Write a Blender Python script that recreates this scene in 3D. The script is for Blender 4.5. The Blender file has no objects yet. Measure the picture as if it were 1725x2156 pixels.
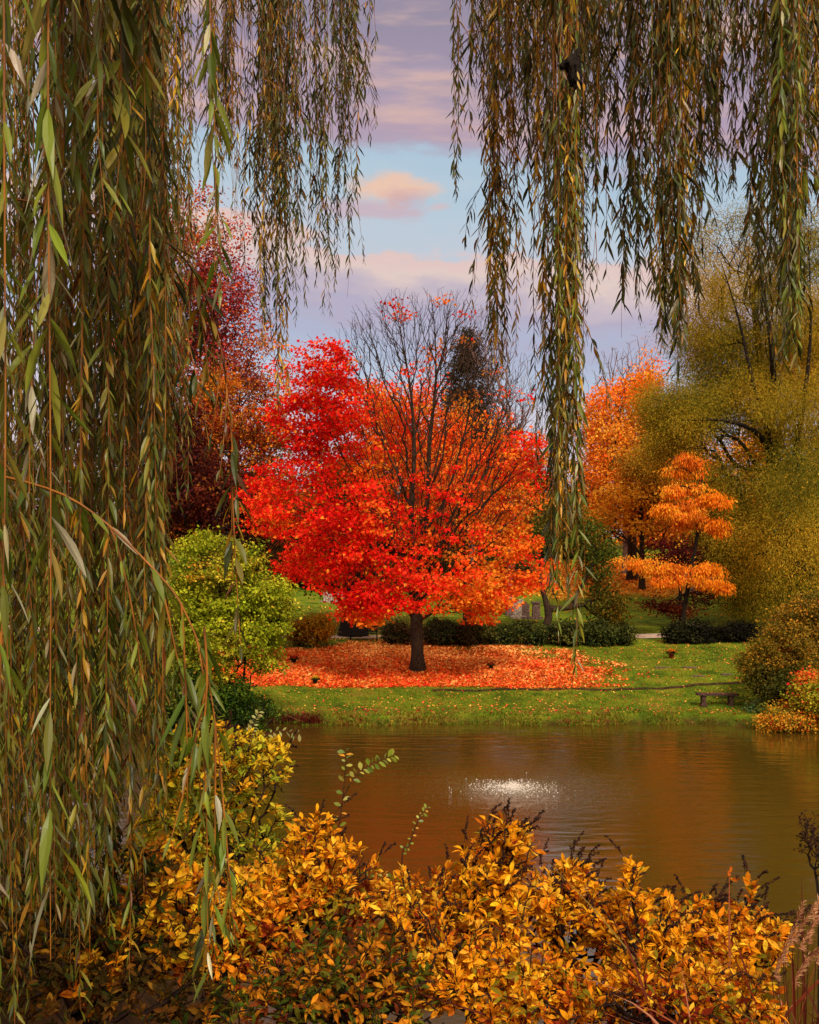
import bpy, math, random
import numpy as np
from mathutils import Vector

rng = np.random.default_rng(7)
random.seed(7)
S = bpy.context.scene
COL = S.collection
F = 2090.0          # focal length in reference pixels (1725 x 2156 reading of the photograph)
CX, HY, EYE = 862.5, 1250.0, 5.0

# ------------------------------------------------------------------ helpers
def at(px, py, d):
    return np.array([(px - CX) * d / F, d, EYE - (py - HY) * d / F])

def lin(c):
    c = np.asarray(c, float) / 255.0
    return np.where(c <= 0.04045, c / 12.92, ((c + 0.055) / 1.055) ** 2.4)

def nrm(v):
    return v / np.maximum(np.linalg.norm(v, axis=-1, keepdims=True), 1e-9)

def hash3(i):
    i = i.astype(np.int64)
    n = (i[..., 0] * 73856093) ^ (i[..., 1] * 19349663) ^ (i[..., 2] * 83492791)
    n = (n ^ (n >> 13)) * 1274126177
    return ((n ^ (n >> 16)) & 0xFFFF) / 65535.0

def vnoise(p):
    p = np.asarray(p, float)
    b = np.floor(p); f = p - b; f = f * f * (3 - 2 * f)
    r = 0
    for dx in (0, 1):
        for dy in (0, 1):
            for dz in (0, 1):
                w = (f[..., 0] if dx else 1 - f[..., 0]) * (f[..., 1] if dy else 1 - f[..., 1]) * (f[..., 2] if dz else 1 - f[..., 2])
                r = r + w * hash3(b + np.array([dx, dy, dz]))
    return r

class Acc:
    """collects vertices, faces (any arity) and vertex colours for one mesh"""
    def __init__(s):
        s.V, s.C, s.Fc, s.M, s.n = [], [], [], [], 0
    def add(s, V, Fc, C=None, m=0):
        V = np.asarray(V, float).reshape(-1, 3)
        Fc = np.asarray(Fc, np.int64)
        s.V.append(V)
        if C is None: C = np.ones((len(V), 3)) * 0.5
        C = np.asarray(C, float)
        if C.ndim == 1: C = np.tile(C, (len(V), 1))
        s.C.append(C); s.Fc.append(Fc + s.n); s.M.append(m); s.n += len(V)
    def build(s, name, mats, parent=None, origin=None, smooth=False):
        V = np.concatenate(s.V); C = np.concatenate(s.C)
        if origin is not None: V = V - np.asarray(origin)
        loops, tot, mi = [], [], []
        for Fc, m in zip(s.Fc, s.M):
            if len(Fc) == 0: continue
            loops.append(Fc.ravel()); tot.append(np.full(len(Fc), Fc.shape[1])); mi.append(np.full(len(Fc), m))
        loops = np.concatenate(loops); tot = np.concatenate(tot); mi = np.concatenate(mi)
        start = np.concatenate([[0], np.cumsum(tot)[:-1]])
        me = bpy.data.meshes.new(name)
        me.vertices.add(len(V)); me.vertices.foreach_set('co', V.astype(np.float32).ravel())
        me.loops.add(len(loops)); me.loops.foreach_set('vertex_index', loops.astype(np.int32))
        me.polygons.add(len(tot)); me.polygons.foreach_set('loop_start', start.astype(np.int32))
        me.polygons.foreach_set('material_index', mi.astype(np.int32))
        me.polygons.foreach_set('use_smooth', np.full(len(tot), bool(smooth)))
        a = me.color_attributes.new('Col', 'FLOAT_COLOR', 'POINT')
        a.data.foreach_set('color', np.concatenate([C, np.ones((len(C), 1))], 1).astype(np.float32).ravel())
        for m in (mats if isinstance(mats, (list, tuple)) else [mats]): me.materials.append(m)
        me.update(calc_edges=True)
        o = bpy.data.objects.new(name, me); COL.objects.link(o)
        if parent is not None: o.parent = parent
        elif origin is not None: o.location = origin
        return o

def thing(name, label, cat, loc, group=None):
    o = bpy.data.objects.new(name, None); COL.objects.link(o)
    o.location = loc; o.empty_display_size = 0.3
    o['label'] = label; o['category'] = cat
    if group: o['group'] = group
    return o

def tag(o, label=None, cat=None, group=None, kind=None):
    if label: o['label'] = label
    if cat: o['category'] = cat
    if group: o['group'] = group
    if kind: o['kind'] = kind
    return o

# ------------------------------------------------------------------ materials
def mat(name):
    m = bpy.data.materials.new(name); m.use_nodes = True
    nt = m.node_tree; nt.nodes.clear()
    return m, nt

def N(nt, t, **kw):
    n = nt.nodes.new(t)
    for k, v in kw.items():
        if k.startswith('i_'):
            key = k[2:].replace('_', ' ')
            n.inputs[key].default_value = v
        else: setattr(n, k, v)
    return n

def leaf_material(name, trans=0.35, rough=0.55, spec=0.25, tint=(1, 1, 1), veins=0.0):
    m, nt = mat(name); L = nt.links.new
    out = N(nt, 'ShaderNodeOutputMaterial')
    a = N(nt, 'ShaderNodeAttribute', attribute_name='Col')
    col = a.outputs['Color']
    if veins:
        tc = N(nt, 'ShaderNodeTexCoord')
        no = N(nt, 'ShaderNodeTexNoise'); no.inputs['Scale'].default_value = veins; no.inputs['Detail'].default_value = 3
        L(tc.outputs['Object'], no.inputs['Vector'])
        rp = N(nt, 'ShaderNodeValToRGB')
        rp.color_ramp.elements[0].position = 0.36; rp.color_ramp.elements[0].color = (0.30, 0.17, 0.08, 1)
        rp.color_ramp.elements[1].position = 0.50; rp.color_ramp.elements[1].color = (1, 1, 1, 1)
        L(no.outputs['Fac'], rp.inputs['Fac'])
        mx = N(nt, 'ShaderNodeMixRGB', blend_type='MULTIPLY'); mx.inputs['Fac'].default_value = 0.55
        L(col, mx.inputs['Color1']); L(rp.outputs['Color'], mx.inputs['Color2']); col = mx.outputs['Color']
    p = N(nt, 'ShaderNodeBsdfPrincipled')
    p.inputs['Roughness'].default_value = rough
    p.inputs['Specular IOR Level'].default_value = spec
    L(col, p.inputs['Base Color'])
    t = N(nt, 'ShaderNodeBsdfTranslucent'); L(col, t.inputs['Color'])
    mxs = N(nt, 'ShaderNodeMixShader'); mxs.inputs['Fac'].default_value = trans
    L(p.outputs['BSDF'], mxs.inputs[1]); L(t.outputs['BSDF'], mxs.inputs[2]); L(mxs.outputs['Shader'], out.inputs['Surface'])
    return m

def noise_material(name, c1, c2, scale=6, rough=0.9, stretch=(1, 1, 1), bump=0.4, detail=6, contrast=(0.35, 0.65), c3=None, bdist=0.02):
    m, nt = mat(name); L = nt.links.new
    out = N(nt, 'ShaderNodeOutputMaterial'); p = N(nt, 'ShaderNodeBsdfPrincipled')
    p.inputs['Roughness'].default_value = rough; p.inputs['Specular IOR Level'].default_value = 0.2
    tc = N(nt, 'ShaderNodeTexCoord'); mp = N(nt, 'ShaderNodeMapping'); mp.inputs['Scale'].default_value = stretch
    L(tc.outputs['Object'], mp.inputs['Vector'])
    no = N(nt, 'ShaderNodeTexNoise'); no.inputs['Scale'].default_value = scale; no.inputs['Detail'].default_value = detail
    L(mp.outputs['Vector'], no.inputs['Vector'])
    rp = N(nt, 'ShaderNodeValToRGB'); e = rp.color_ramp.elements
    e[0].position, e[1].position = contrast
    e[0].color = (*lin(c1), 1); e[1].color = (*lin(c2), 1)
    if c3 is not None:
        k = e.new(0.5 * sum(contrast) + 0.02); k.color = (*lin(c3), 1)
    L(no.outputs['Fac'], rp.inputs['Fac']); L(rp.outputs['Color'], p.inputs['Base Color'])
    if bump:
        b = N(nt, 'ShaderNodeBump'); b.inputs['Strength'].default_value = bump; b.inputs['Distance'].default_value = bdist
        L(no.outputs['Fac'], b.inputs['Height']); L(b.outputs['Normal'], p.inputs['Normal'])
    L(p.outputs['BSDF'], out.inputs['Surface'])
    return m

M = {}
M['far_leaf'] = leaf_material('autumn_leaf', 0.40, 0.6, 0.12)
M['willow_leaf'] = leaf_material('willow_leaf', 0.30, 0.42, 0.32)
M['shrub_leaf'] = leaf_material('shrub_leaf', 0.36, 0.75, 0.05, veins=55)
M['litter'] = leaf_material('fallen_leaf', 0.1, 0.6, 0.15)
M['blade'] = leaf_material('grass_blade', 0.3, 0.6, 0.15)
M['bark'] = noise_material('dark_bark', (16, 11, 8), (68, 50, 36), 5, stretch=(6, 6, 1.2), bump=0.8, bdist=0.05)
M['bark_grey'] = noise_material('grey_bark', (38, 30, 27), (104, 86, 74), 5, stretch=(5, 5, 1.2), bump=0.6, bdist=0.04)
M['bark_black'] = noise_material('black_bark', (7, 5, 4), (34, 23, 15), 6, stretch=(5, 5, 1), bump=0.5)
M['bark_far'] = noise_material('pale_twig', (80, 58, 54), (132, 102, 96), 3, bump=0)
M['twig_willow'] = noise_material('yellow_twig', (92, 52, 16), (150, 92, 26), 9, rough=0.6, bump=0)
M['twig_dark'] = noise_material('red_brown_twig', (44, 22, 12), (84, 42, 22), 9, rough=0.7, bump=0)
M['stem'] = noise_material('shrub_stem', (14, 8, 6), (52, 30, 20), 14, rough=0.8, bump=0.2)
M['seed'] = noise_material('dry_seed', (18, 9, 6), (62, 32, 18), 40, rough=0.9, bump=0)
M['stone'] = noise_material('grave_stone', (100, 86, 78), (176, 158, 146), 9, bump=0.3)
M['stone_dark'] = noise_material('weathered_stone', (62, 48, 44), (116, 92, 84), 12, bump=0.5, c3=(92, 70, 62))
M['bench_stone'] = noise_material('bench_stone', (34, 24, 20), (84, 60, 52), 14, bump=0.6)
M['iron'] = noise_material('black_bench', (8, 6, 5), (24, 17, 13), 20, rough=0.6, bump=0.1)
M['path'] = noise_material('pale_gravel', (134, 112, 98), (182, 160, 142), 3, bump=0.1)
M['soil'] = noise_material('dark_soil', (22, 13, 8), (64, 36, 20), 5, bump=0.4)
M['pot'] = noise_material('flower_pot', (84, 18, 10), (120, 34, 18), 12, bump=0)
M['pot_dark'] = noise_material('dark_pot', (10, 18, 10), (28, 36, 20), 12, bump=0)
M['nest'] = noise_material('nest_fibre', (6, 4, 3), (32, 22, 15), 60, stretch=(1, 1, .3), bump=0.9)
m_, nt_ = mat('white_water'); _o = N(nt_, 'ShaderNodeOutputMaterial'); _p = N(nt_, 'ShaderNodeBsdfPrincipled')
_p.inputs['Base Color'].default_value = (0.74, 0.68, 0.62, 1); _p.inputs['Roughness'].default_value = 0.25
nt_.links.new(_p.outputs['BSDF'], _o.inputs['Surface']); M['foam'] = m_

# ------------------------------------------------------------------ geometry pieces
def tubes(acc, A, B, ra, rb, C=None, m=0):
    """one open frustum per edge, sides by thickness"""
    A, B, ra, rb = map(lambda x: np.asarray(x, float), (A, B, ra, rb))
    for lo, hi, k in ((0.09, 1e9, 12), (0.028, 0.09, 6), (-1, 0.028, 3)):
        s = (ra > lo) & (ra <= hi)
        if not s.any(): continue
        a, b, r0, r1 = A[s], B[s], ra[s], rb[s]
        n = len(a)
        d = nrm(b - a)
        ref = np.where(np.abs(d[:, 2:3]) > 0.9, np.array([[1., 0, 0]]), np.array([[0, 0, 1.]]))
        u = nrm(np.cross(d, ref)); v = np.cross(d, u)
        b = b + d * (r1[:, None] * 0.25)
        an = np.arange(k) * 2 * np.pi / k
        ring = np.cos(an)[None, :, None] * u[:, None] + np.sin(an)[None, :, None] * v[:, None]
        V = np.concatenate([a[:, None] + ring * r0[:, None, None], b[:, None] + ring * r1[:, None, None]], 1)
        i = np.arange(k); j = (i + 1) % k
        q = np.stack([i, j, j + k, i + k], 1)
        Fc = (q[None] + (np.arange(n) * 2 * k)[:, None, None]).reshape(-1, 4)
        acc.add(V, Fc, C, m)

def polytube(acc, P, r, C=None, m=0, k=6):
    """one continuous tube along a polyline"""
    P = np.asarray(P, float); n = len(P)
    r = np.broadcast_to(np.asarray(r, float), (n,))
    t = nrm(np.gradient(P, axis=0))
    ref = np.array([0.31, 0.95, 0.05])
    u = nrm(np.cross(t, ref)); v = np.cross(t, u)
    an = np.arange(k) * 2 * np.pi / k
    V = P[:, None] + (np.cos(an)[None, :, None] * u[:, None] + np.sin(an)[None, :, None] * v[:, None]) * r[:, None, None]
    i = np.arange(k); j = (i + 1) % k
    q = np.stack([i, j, j + k, i + k], 1)
    Fc = (q[None] + (np.arange(n - 1) * k)[:, None, None]).reshape(-1, 4)
    acc.add(V, Fc, C, m)

def smooth_line(P, n):
    """Catmull-Rom through the points"""
    P = np.asarray(P, float)
    Q = np.concatenate([[2 * P[0] - P[1]], P, [2 * P[-1] - P[-2]]])
    t = np.linspace(0, len(P) - 1 - 1e-9, n); i = t.astype(int); f = (t - i)[:, None]
    a, b, c, d = Q[i], Q[i + 1], Q[i + 2], Q[i + 3]
    return 0.5 * ((2 * b) + (c - a) * f + (2 * a - 5 * b + 4 * c - d) * f ** 2 + (3 * b - a - 3 * c + d) * f ** 3)

WILLOW = (np.array([0, .07, .25, .5, .75, .92, 1.]), np.array([.10, .32, .82, 1., .66, .25, .03]))
OVATE = (np.array([0, .10, .32, .56, .76, .90, 1.]), np.array([.08, .20, .68, 1., .80, .38, .03]))
BLADE = (np.array([0, .3, .6, .85, 1.]), np.array([.7, 1., .8, .45, .05]))

def blades(acc, pos, dirn, nor, L, hw, shape, bend, C, fold=0.0, m=0, twist=None):
    """curved leaves with a folded midrib: bend pulls the tip along -nor/gravity"""
    s, w = shape; n = len(pos); k = len(s)
    dirn = nrm(dirn); side = nrm(np.cross(dirn, nor)); nor = np.cross(side, dirn)
    L = np.asarray(L)[:, None, None]; hw = np.asarray(hw)[:, None, None]
    bend = np.asarray(bend)
    bv = bend if bend.ndim == 2 else bend[:, None] * nor
    ctr = pos[:, None] + L * (s[None, :, None] * dirn[:, None] + (s ** 2)[None, :, None] * bv[:, None])
    sd = side[:, None]; nn = nor[:, None]
    if twist is not None:
        a = (twist[:, None] * s[None])[..., None]
        sd, nn = np.cos(a) * sd + np.sin(a) * nn, np.cos(a) * nn - np.sin(a) * sd
    off = hw * w[None, :, None]
    if fold:
        lft = ctr - off * sd + off * fold * nn; rgt = ctr + off * sd + off * fold * nn
        V = np.stack([lft, ctr, rgt], 2)  # n,k,3,3
        K = 3
    else:
        V = np.stack([ctr - off * sd, ctr + off * sd], 2); K = 2
    V = V.reshape(n, k * K, 3)
    q = []
    for i in range(k - 1):
        for j in range(K - 1):
            a = i * K + j; q.append((a, a + 1, a + K + 1, a + K))
    q = np.array(q)
    Fc = (q[None] + (np.arange(n) * k * K)[:, None, None]).reshape(-1, 4)
    acc.add(V, Fc, np.repeat(np.asarray(C), k * K, axis=0), m)

# small leaf outlines for far foliage (x across, y along, z up)
DIAMOND = (np.array([[0, 0, 0], [.36, .5, .09], [0, 1, -.04], [-.36, .45, .09]]), np.array([[0, 1, 2], [0, 2, 3]]))
NARROW = (np.array([[0, 0, 0], [.16, .5, .03], [0, 1, -.10], [-.16, .5, .03]]), np.array([[0, 1, 2], [0, 2, 3]]))
MAPLE = (np.array([[0, 0, 0], [.52, .30, .10], [.28, .52, .02], [0, 1.0, -.08], [-.28, .52, .02], [-.52, .30, .10]]),
         np.array([[0, 1, 2], [0, 2, 3], [0, 3, 4], [0, 4, 5]]))

def scatter(acc, tpl, pos, dirn, nor, size, C, m=0):
    T, Fq = tpl; n = len(pos); k = len(T)
    dirn = nrm(dirn); side = nrm(np.cross(dirn, nor)); nor = np.cross(side, dirn)
    V = pos[:, None] + size[:, None, None] * (T[None, :, 0:1] * side[:, None] + T[None, :, 1:2] * dirn[:, None] + T[None, :, 2:3] * nor[:, None])
    Fc = (Fq[None] + (np.arange(n) * k)[:, None, None]).reshape(-1, Fq.shape[1])
    acc.add(V, Fc, np.repeat(C, k, axis=0), m)

def pick(n, pal, jit=0.12, idx=None):
    cols = np.array([lin(c) for c, _ in pal]); w = np.array([w for _, w in pal], float); w /= w.sum()
    if idx is None: idx = rng.choice(len(pal), n, p=w)
    c = cols[idx] * np.exp(rng.normal(0, jit, (n, 1))) * np.exp(rng.normal(0, jit * 0.35, (n, 3)))
    return np.clip(c, 0.001, 0.95)

def grow(init, ipar, attr, bf=0.5, step=0.8, bow=0.0, jit=0.03, closed=()):
    """balanced minimum spanning tree from a trunk to points of the crown"""
    P = [np.array(p, float) for p in init]; par = list(ipar)
    pl = []
    for p, q in zip(P, par): pl.append(0.0 if q < 0 else pl[q] + np.linalg.norm(p - P[q]))
    n = len(attr); best = np.full(n, 1e18); bj = np.zeros(n, int); done = np.zeros(n, bool)
    def upd(j):
        c = np.linalg.norm(attr - P[j], axis=1) + bf * pl[j]
        s = c < best
        best[s] = c[s]; bj[s] = j
    for j in range(len(P)):
        if j not in closed: upd(j)
    isat = [False] * len(P)
    for _ in range(n):
        i = int(np.argmin(np.where(done, 1e18, best)))
        done[i] = True; j = int(bj[i]); a = P[j]; b = attr[i]; L = np.linalg.norm(b - a)
        k = max(1, int(math.ceil(L / step)))
        for q in range(1, k + 1):
            t = q / k; p = a + (b - a) * t
            if q < k:
                p = p + rng.normal(0, jit * L, 3) * math.sin(math.pi * t)
                p[2] += bow * L * math.sin(math.pi * t)
            P.append(p); par.append(j if q == 1 else len(P) - 2)
            pl.append(pl[par[-1]] + np.linalg.norm(p - P[par[-1]])); isat.append(q == k)
            upd(len(P) - 1)
    return np.array(P), np.array(par), np.array(isat)

def radii(par, R, tip):
    n = len(par); cnt = np.zeros(n)
    kids = np.bincount(par[par >= 0], minlength=n)
    cnt[kids == 0] = 1
    for i in range(n - 1, -1, -1):
        if par[i] >= 0: cnt[par[i]] += cnt[i]
    tot = cnt[0]
    p = math.log(max(tot, 2)) / math.log(R / tip)
    return tip * cnt ** (1 / p), kids

def sample_env(env, n, d, shell=2.2):
    """points in a union of ellipsoids given as reference-pixel centre and radii, metres of depth offset and depth radius"""
    env = np.array(env, float); sc = d / F
    vol = (env[:, 2] * env[:, 3] * np.maximum(env[:, 5] / sc, 1)) ** 0.75
    k = rng.choice(len(env), n, p=vol / vol.sum())
    v = nrm(rng.normal(size=(n, 3))) * rng.random((n, 1)) ** (1 / shell)
    e = env[k]
    x = (e[:, 0] + v[:, 0] * e[:, 2] - CX) * sc
    z = EYE - (e[:, 1] - v[:, 2] * e[:, 3] - HY) * sc
    y = d + e[:, 4] + v[:, 1] * e[:, 5]
    return np.stack([x, y, z], 1)

# ------------------------------------------------------------------ terrain
SH = np.array([-60, -4, -.35, 0, .35, 2.2, 5, 9, 18, 20.5, 34, 40, 60, 90, 150, 600.])
SZ = np.array([-1.2, -1.1, -.3, 0, .33, .42, .78, 1.40, 2.19, 2.42, 3.62, 4.37, 7.3, 11, 15, 20.])
NY = np.array([-60, 0, 2, 3.5, 6, 8.8, 9.4, 10.5, 13, 40.])
NZ = np.array([3.7, 3.5, 3.3, 2.95, 1.75, .3, 0, -.6, -1.1, -1.2])
def shore(x):
    x = np.asarray(x, float)
    return 38 - 0.33 * np.maximum(0, -6 - x) - 0.42 * np.maximum(0, x - 12) + 0.26 * np.sin(x * .8) + 0.16 * np.sin(x * 2.3 + 1) + 0.08 * np.sin(x * 5.7 + 2)
def gz(x, y):
    x = np.asarray(x, float); y = np.asarray(y, float)
    far = np.interp(y - shore(x), SH, SZ); near = np.interp(y - 2.2 * np.clip(-x - 1.2, 0, 3), NY, NZ)
    z = np.where(y < 20, near, far)
    e = np.clip((np.abs(x) - 26) / 6, 0, 1); e = e * e * (3 - 2 * e)
    z = np.maximum(z, -1.2 + e * 1.9)
    q = np.stack([x * .35, y * .35, 0 * x], -1)
    amp = np.clip((y - shore(x)) / 6, 0, 1) * 0.10
    return z + (vnoise(q) - .5) * amp
# ------------------------------------------------------------------ world: Nishita sky behind procedural sunset clouds
SUN_EL, SUN_AZ = math.radians(44), math.radians(164)     # azimuth clockwise from +Y: high behind the camera
def build_world():
    w = bpy.data.worlds.new('World'); S.world = w; w.use_nodes = True
    nt = w.node_tree; nt.nodes.clear(); L = nt.links.new
    out = N(nt, 'ShaderNodeOutputWorld')
    def mth(op, a, b=None, c=None):
        n = N(nt, 'ShaderNodeMath', operation=op)
        for i, v in enumerate((a, b, c)):
            if v is None: continue
            if isinstance(v, (int, float)): n.inputs[i].default_value = v
            else: L(v, n.inputs[i])
        return n.outputs[0]
    tc = N(nt, 'ShaderNodeTexCoord'); sp = N(nt, 'ShaderNodeSeparateXYZ'); L(tc.outputs['Generated'], sp.inputs[0])
    x, y, z = sp.outputs
    h = mth('MAXIMUM', mth('SQRT', mth('ADD', mth('MULTIPLY', x, x), mth('MULTIPLY', y, y))), 0.05)
    t = mth('DIVIDE', z, h); u = mth('DIVIDE', x, h)
    def noise(sx, sz, sc, det=5, ox=0.0, rough=.55):
        cb = N(nt, 'ShaderNodeCombineXYZ')
        L(mth('MULTIPLY_ADD', u, sx, ox), cb.inputs[0]); L(mth('MULTIPLY', t, sz), cb.inputs[2]); L(mth('MULTIPLY', y, 0.6), cb.inputs[1])
        n = N(nt, 'ShaderNodeTexNoise'); n.inputs['Scale'].default_value = sc; n.inputs['Detail'].default_value = det; n.inputs['Roughness'].default_value = rough
        L(cb.outputs[0], n.inputs['Vector']); return n.outputs['Fac']
    n1 = noise(2.5, 9, 2.2); n2 = noise(2.6, 15, 2.2, 6, 3.1); n3 = noise(7, 14, 3.0, 6, 1.7)
    warp = mth('ADD', mth('MULTIPLY_ADD', n1, 0.12, -0.06), mth('MULTIPLY_ADD', n3, 0.05, -0.025))
    tw = mth('ADD', mth('ADD', t, warp), mth('MULTIPLY', u, 0.12))
    rp = N(nt, 'ShaderNodeValToRGB'); cr = rp.color_ramp
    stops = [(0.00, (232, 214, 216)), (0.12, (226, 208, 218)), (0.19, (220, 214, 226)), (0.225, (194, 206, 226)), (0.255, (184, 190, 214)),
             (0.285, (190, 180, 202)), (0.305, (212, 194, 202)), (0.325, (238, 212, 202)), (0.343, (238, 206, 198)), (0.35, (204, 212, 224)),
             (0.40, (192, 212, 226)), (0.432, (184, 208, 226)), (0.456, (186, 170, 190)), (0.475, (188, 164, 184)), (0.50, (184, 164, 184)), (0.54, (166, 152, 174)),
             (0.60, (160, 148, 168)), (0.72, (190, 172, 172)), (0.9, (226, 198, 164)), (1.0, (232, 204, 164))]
    cr.elements[0].position = stops[0][0]; cr.elements[0].color = (*lin(stops[0][1]), 1)
    cr.elements[1].position = 1.0; cr.elements[1].color = (*lin(stops[-1][1]), 1)
    for p, c in stops[1:-1]:
        e = cr.elements.new(p); e.color = (*lin(c), 1)
    L(tw, rp.inputs['Fac'])
    def ramp01(v, a, b):
        n = N(nt, 'ShaderNodeMapRange', interpolation_type='SMOOTHSTEP'); n.inputs['From Min'].default_value = a; n.inputs['From Max'].default_value = b
        L(v, n.inputs['Value']); return n.outputs[0]
    def mix(c1, c2, f):
        n = N(nt, 'ShaderNodeMixRGB'); L(f, n.inputs['Fac'])
        for s, k in ((c1, 'Color1'), (c2, 'Color2')):
            if isinstance(s, tuple): n.inputs[k].default_value = (*lin(s), 1)
            else: L(s, n.inputs[k])
        return n.outputs['Color']
    # peach streaks in the mauve bank
    up = ramp01(tw, 0.445, 0.475)
    streak = mth('MULTIPLY', mth('MULTIPLY', ramp01(n2, 0.46, 0.70), up), 0.85)
    c = mix(rp.outputs['Color'], (232, 192, 178), streak)
    # small peach clouds in the blue gap
    def puff(c, px, py, rx, ry, col, k):
        du = mth('DIVIDE', mth('SUBTRACT', u, (px - CX) / F), rx / F)
        dt = mth('DIVIDE', mth('SUBTRACT', t, (HY - py) / F), ry / F)
        r = mth('SQRT', mth('ADD', mth('MULTIPLY', du, du), mth('MULTIPLY', dt, dt)))
        r = mth('ADD', r, mth('MULTIPLY_ADD', n3, 2.2, -1.1))
        front = ramp01(y, 0.1, 0.3)
        return mix(c, col, mth('MULTIPLY', mth('MULTIPLY', ramp01(r, 1.25, 0.35), k), front))
    c = puff(c, 790, 440, 120, 26, (214, 184, 194), .8)
    c = puff(c, 830, 402, 92, 34, (250, 206, 178), .95)
    c = puff(c, 850, 418, 60, 22, (214, 170, 176), .6)
    c = puff(c, 925, 436, 34, 12, (226, 196, 196), .7)
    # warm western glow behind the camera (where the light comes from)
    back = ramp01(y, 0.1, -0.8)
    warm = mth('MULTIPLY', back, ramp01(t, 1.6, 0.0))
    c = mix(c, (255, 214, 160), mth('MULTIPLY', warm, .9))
    # ground half
    c = mix(c, (70, 52, 34), ramp01(z, 0.0, -0.06))
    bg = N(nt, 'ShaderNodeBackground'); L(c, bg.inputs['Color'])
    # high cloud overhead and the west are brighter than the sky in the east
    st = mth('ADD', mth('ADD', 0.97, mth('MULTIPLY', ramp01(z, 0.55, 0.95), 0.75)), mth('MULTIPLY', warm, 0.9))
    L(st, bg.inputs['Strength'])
    sky = N(nt, 'ShaderNodeTexSky', sky_type='NISHITA', sun_disc=False); sky.sun_elevation = SUN_EL; sky.sun_rotation = SUN_AZ
    bg2 = N(nt, 'ShaderNodeBackground'); L(sky.outputs[0], bg2.inputs['Color']); bg2.inputs['Strength'].default_value = 0.08
    ms = N(nt, 'ShaderNodeMixShader'); ms.inputs['Fac'].default_value = 0.9
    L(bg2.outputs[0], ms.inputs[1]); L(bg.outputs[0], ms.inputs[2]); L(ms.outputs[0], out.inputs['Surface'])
build_world()
sun = bpy.data.lights.new('sun', 'SUN'); sun.energy = 4.3; sun.angle = math.radians(10); sun.color = (1, .90, .76)
so = bpy.data.objects.new('sun', sun); COL.objects.link(so)
sd = Vector((math.sin(SUN_AZ) * math.cos(SUN_EL), math.cos(SUN_AZ) * math.cos(SUN_EL), math.sin(SUN_EL)))
so.rotation_euler = (-sd).to_track_quat('-Z', 'Y').to_euler()

cam = bpy.data.cameras.new('camera'); co = bpy.data.objects.new('camera', cam); COL.objects.link(co)
co.location = (0, 0, EYE); co.rotation_euler = (math.radians(90), 0, 0)
cam.sensor_width = 36; cam.lens = 36 * F / 2156; cam.shift_y = (HY - 1078) / 2156
cam.clip_start = 0.05; cam.clip_end = 3000
S.camera = co
S.view_settings.view_transform = 'Standard'; S.view_settings.look = 'None'; S.view_settings.exposure = 0; S.view_settings.gamma = 1
S.view_settings.use_curve_mapping = False
S.cycles.max_bounces = 8; S.cycles.diffuse_bounces = 4; S.cycles.glossy_bounces = 3; S.cycles.transmission_bounces = 3
S.cycles.use_denoising = True

# ------------------------------------------------------------------ ground, water, paths
def litter_weight(x, y):
    """how much of the ground the maple's fallen leaves cover"""
    s = y - shore(x)
    r = np.sqrt(((x - 0.2) / np.where(x > 0, 9.6, 10.2)) ** 2 + ((y - 47.5) / 8.3) ** 2)
    q = np.stack([x * .6, y * .6, 0 * x], -1)
    w = np.clip((1.10 - r + (vnoise(q) - .5) * .35 + (vnoise(q * 3.1) - .5) * .25) / np.where(x > 0, .5, .34), 0, 1)
    return w * np.clip((s - 5.55) / .25, 0, 1)
def hill_weight(x, y):
    r = np.sqrt(((x - 20) / 13) ** 2 + ((y - 92) / 16) ** 2)
    return np.clip((1.05 - r + (vnoise(np.stack([x * .4, y * .4, 0 * x], -1)) - .5) * .5) / .4, 0, 1)

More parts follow.
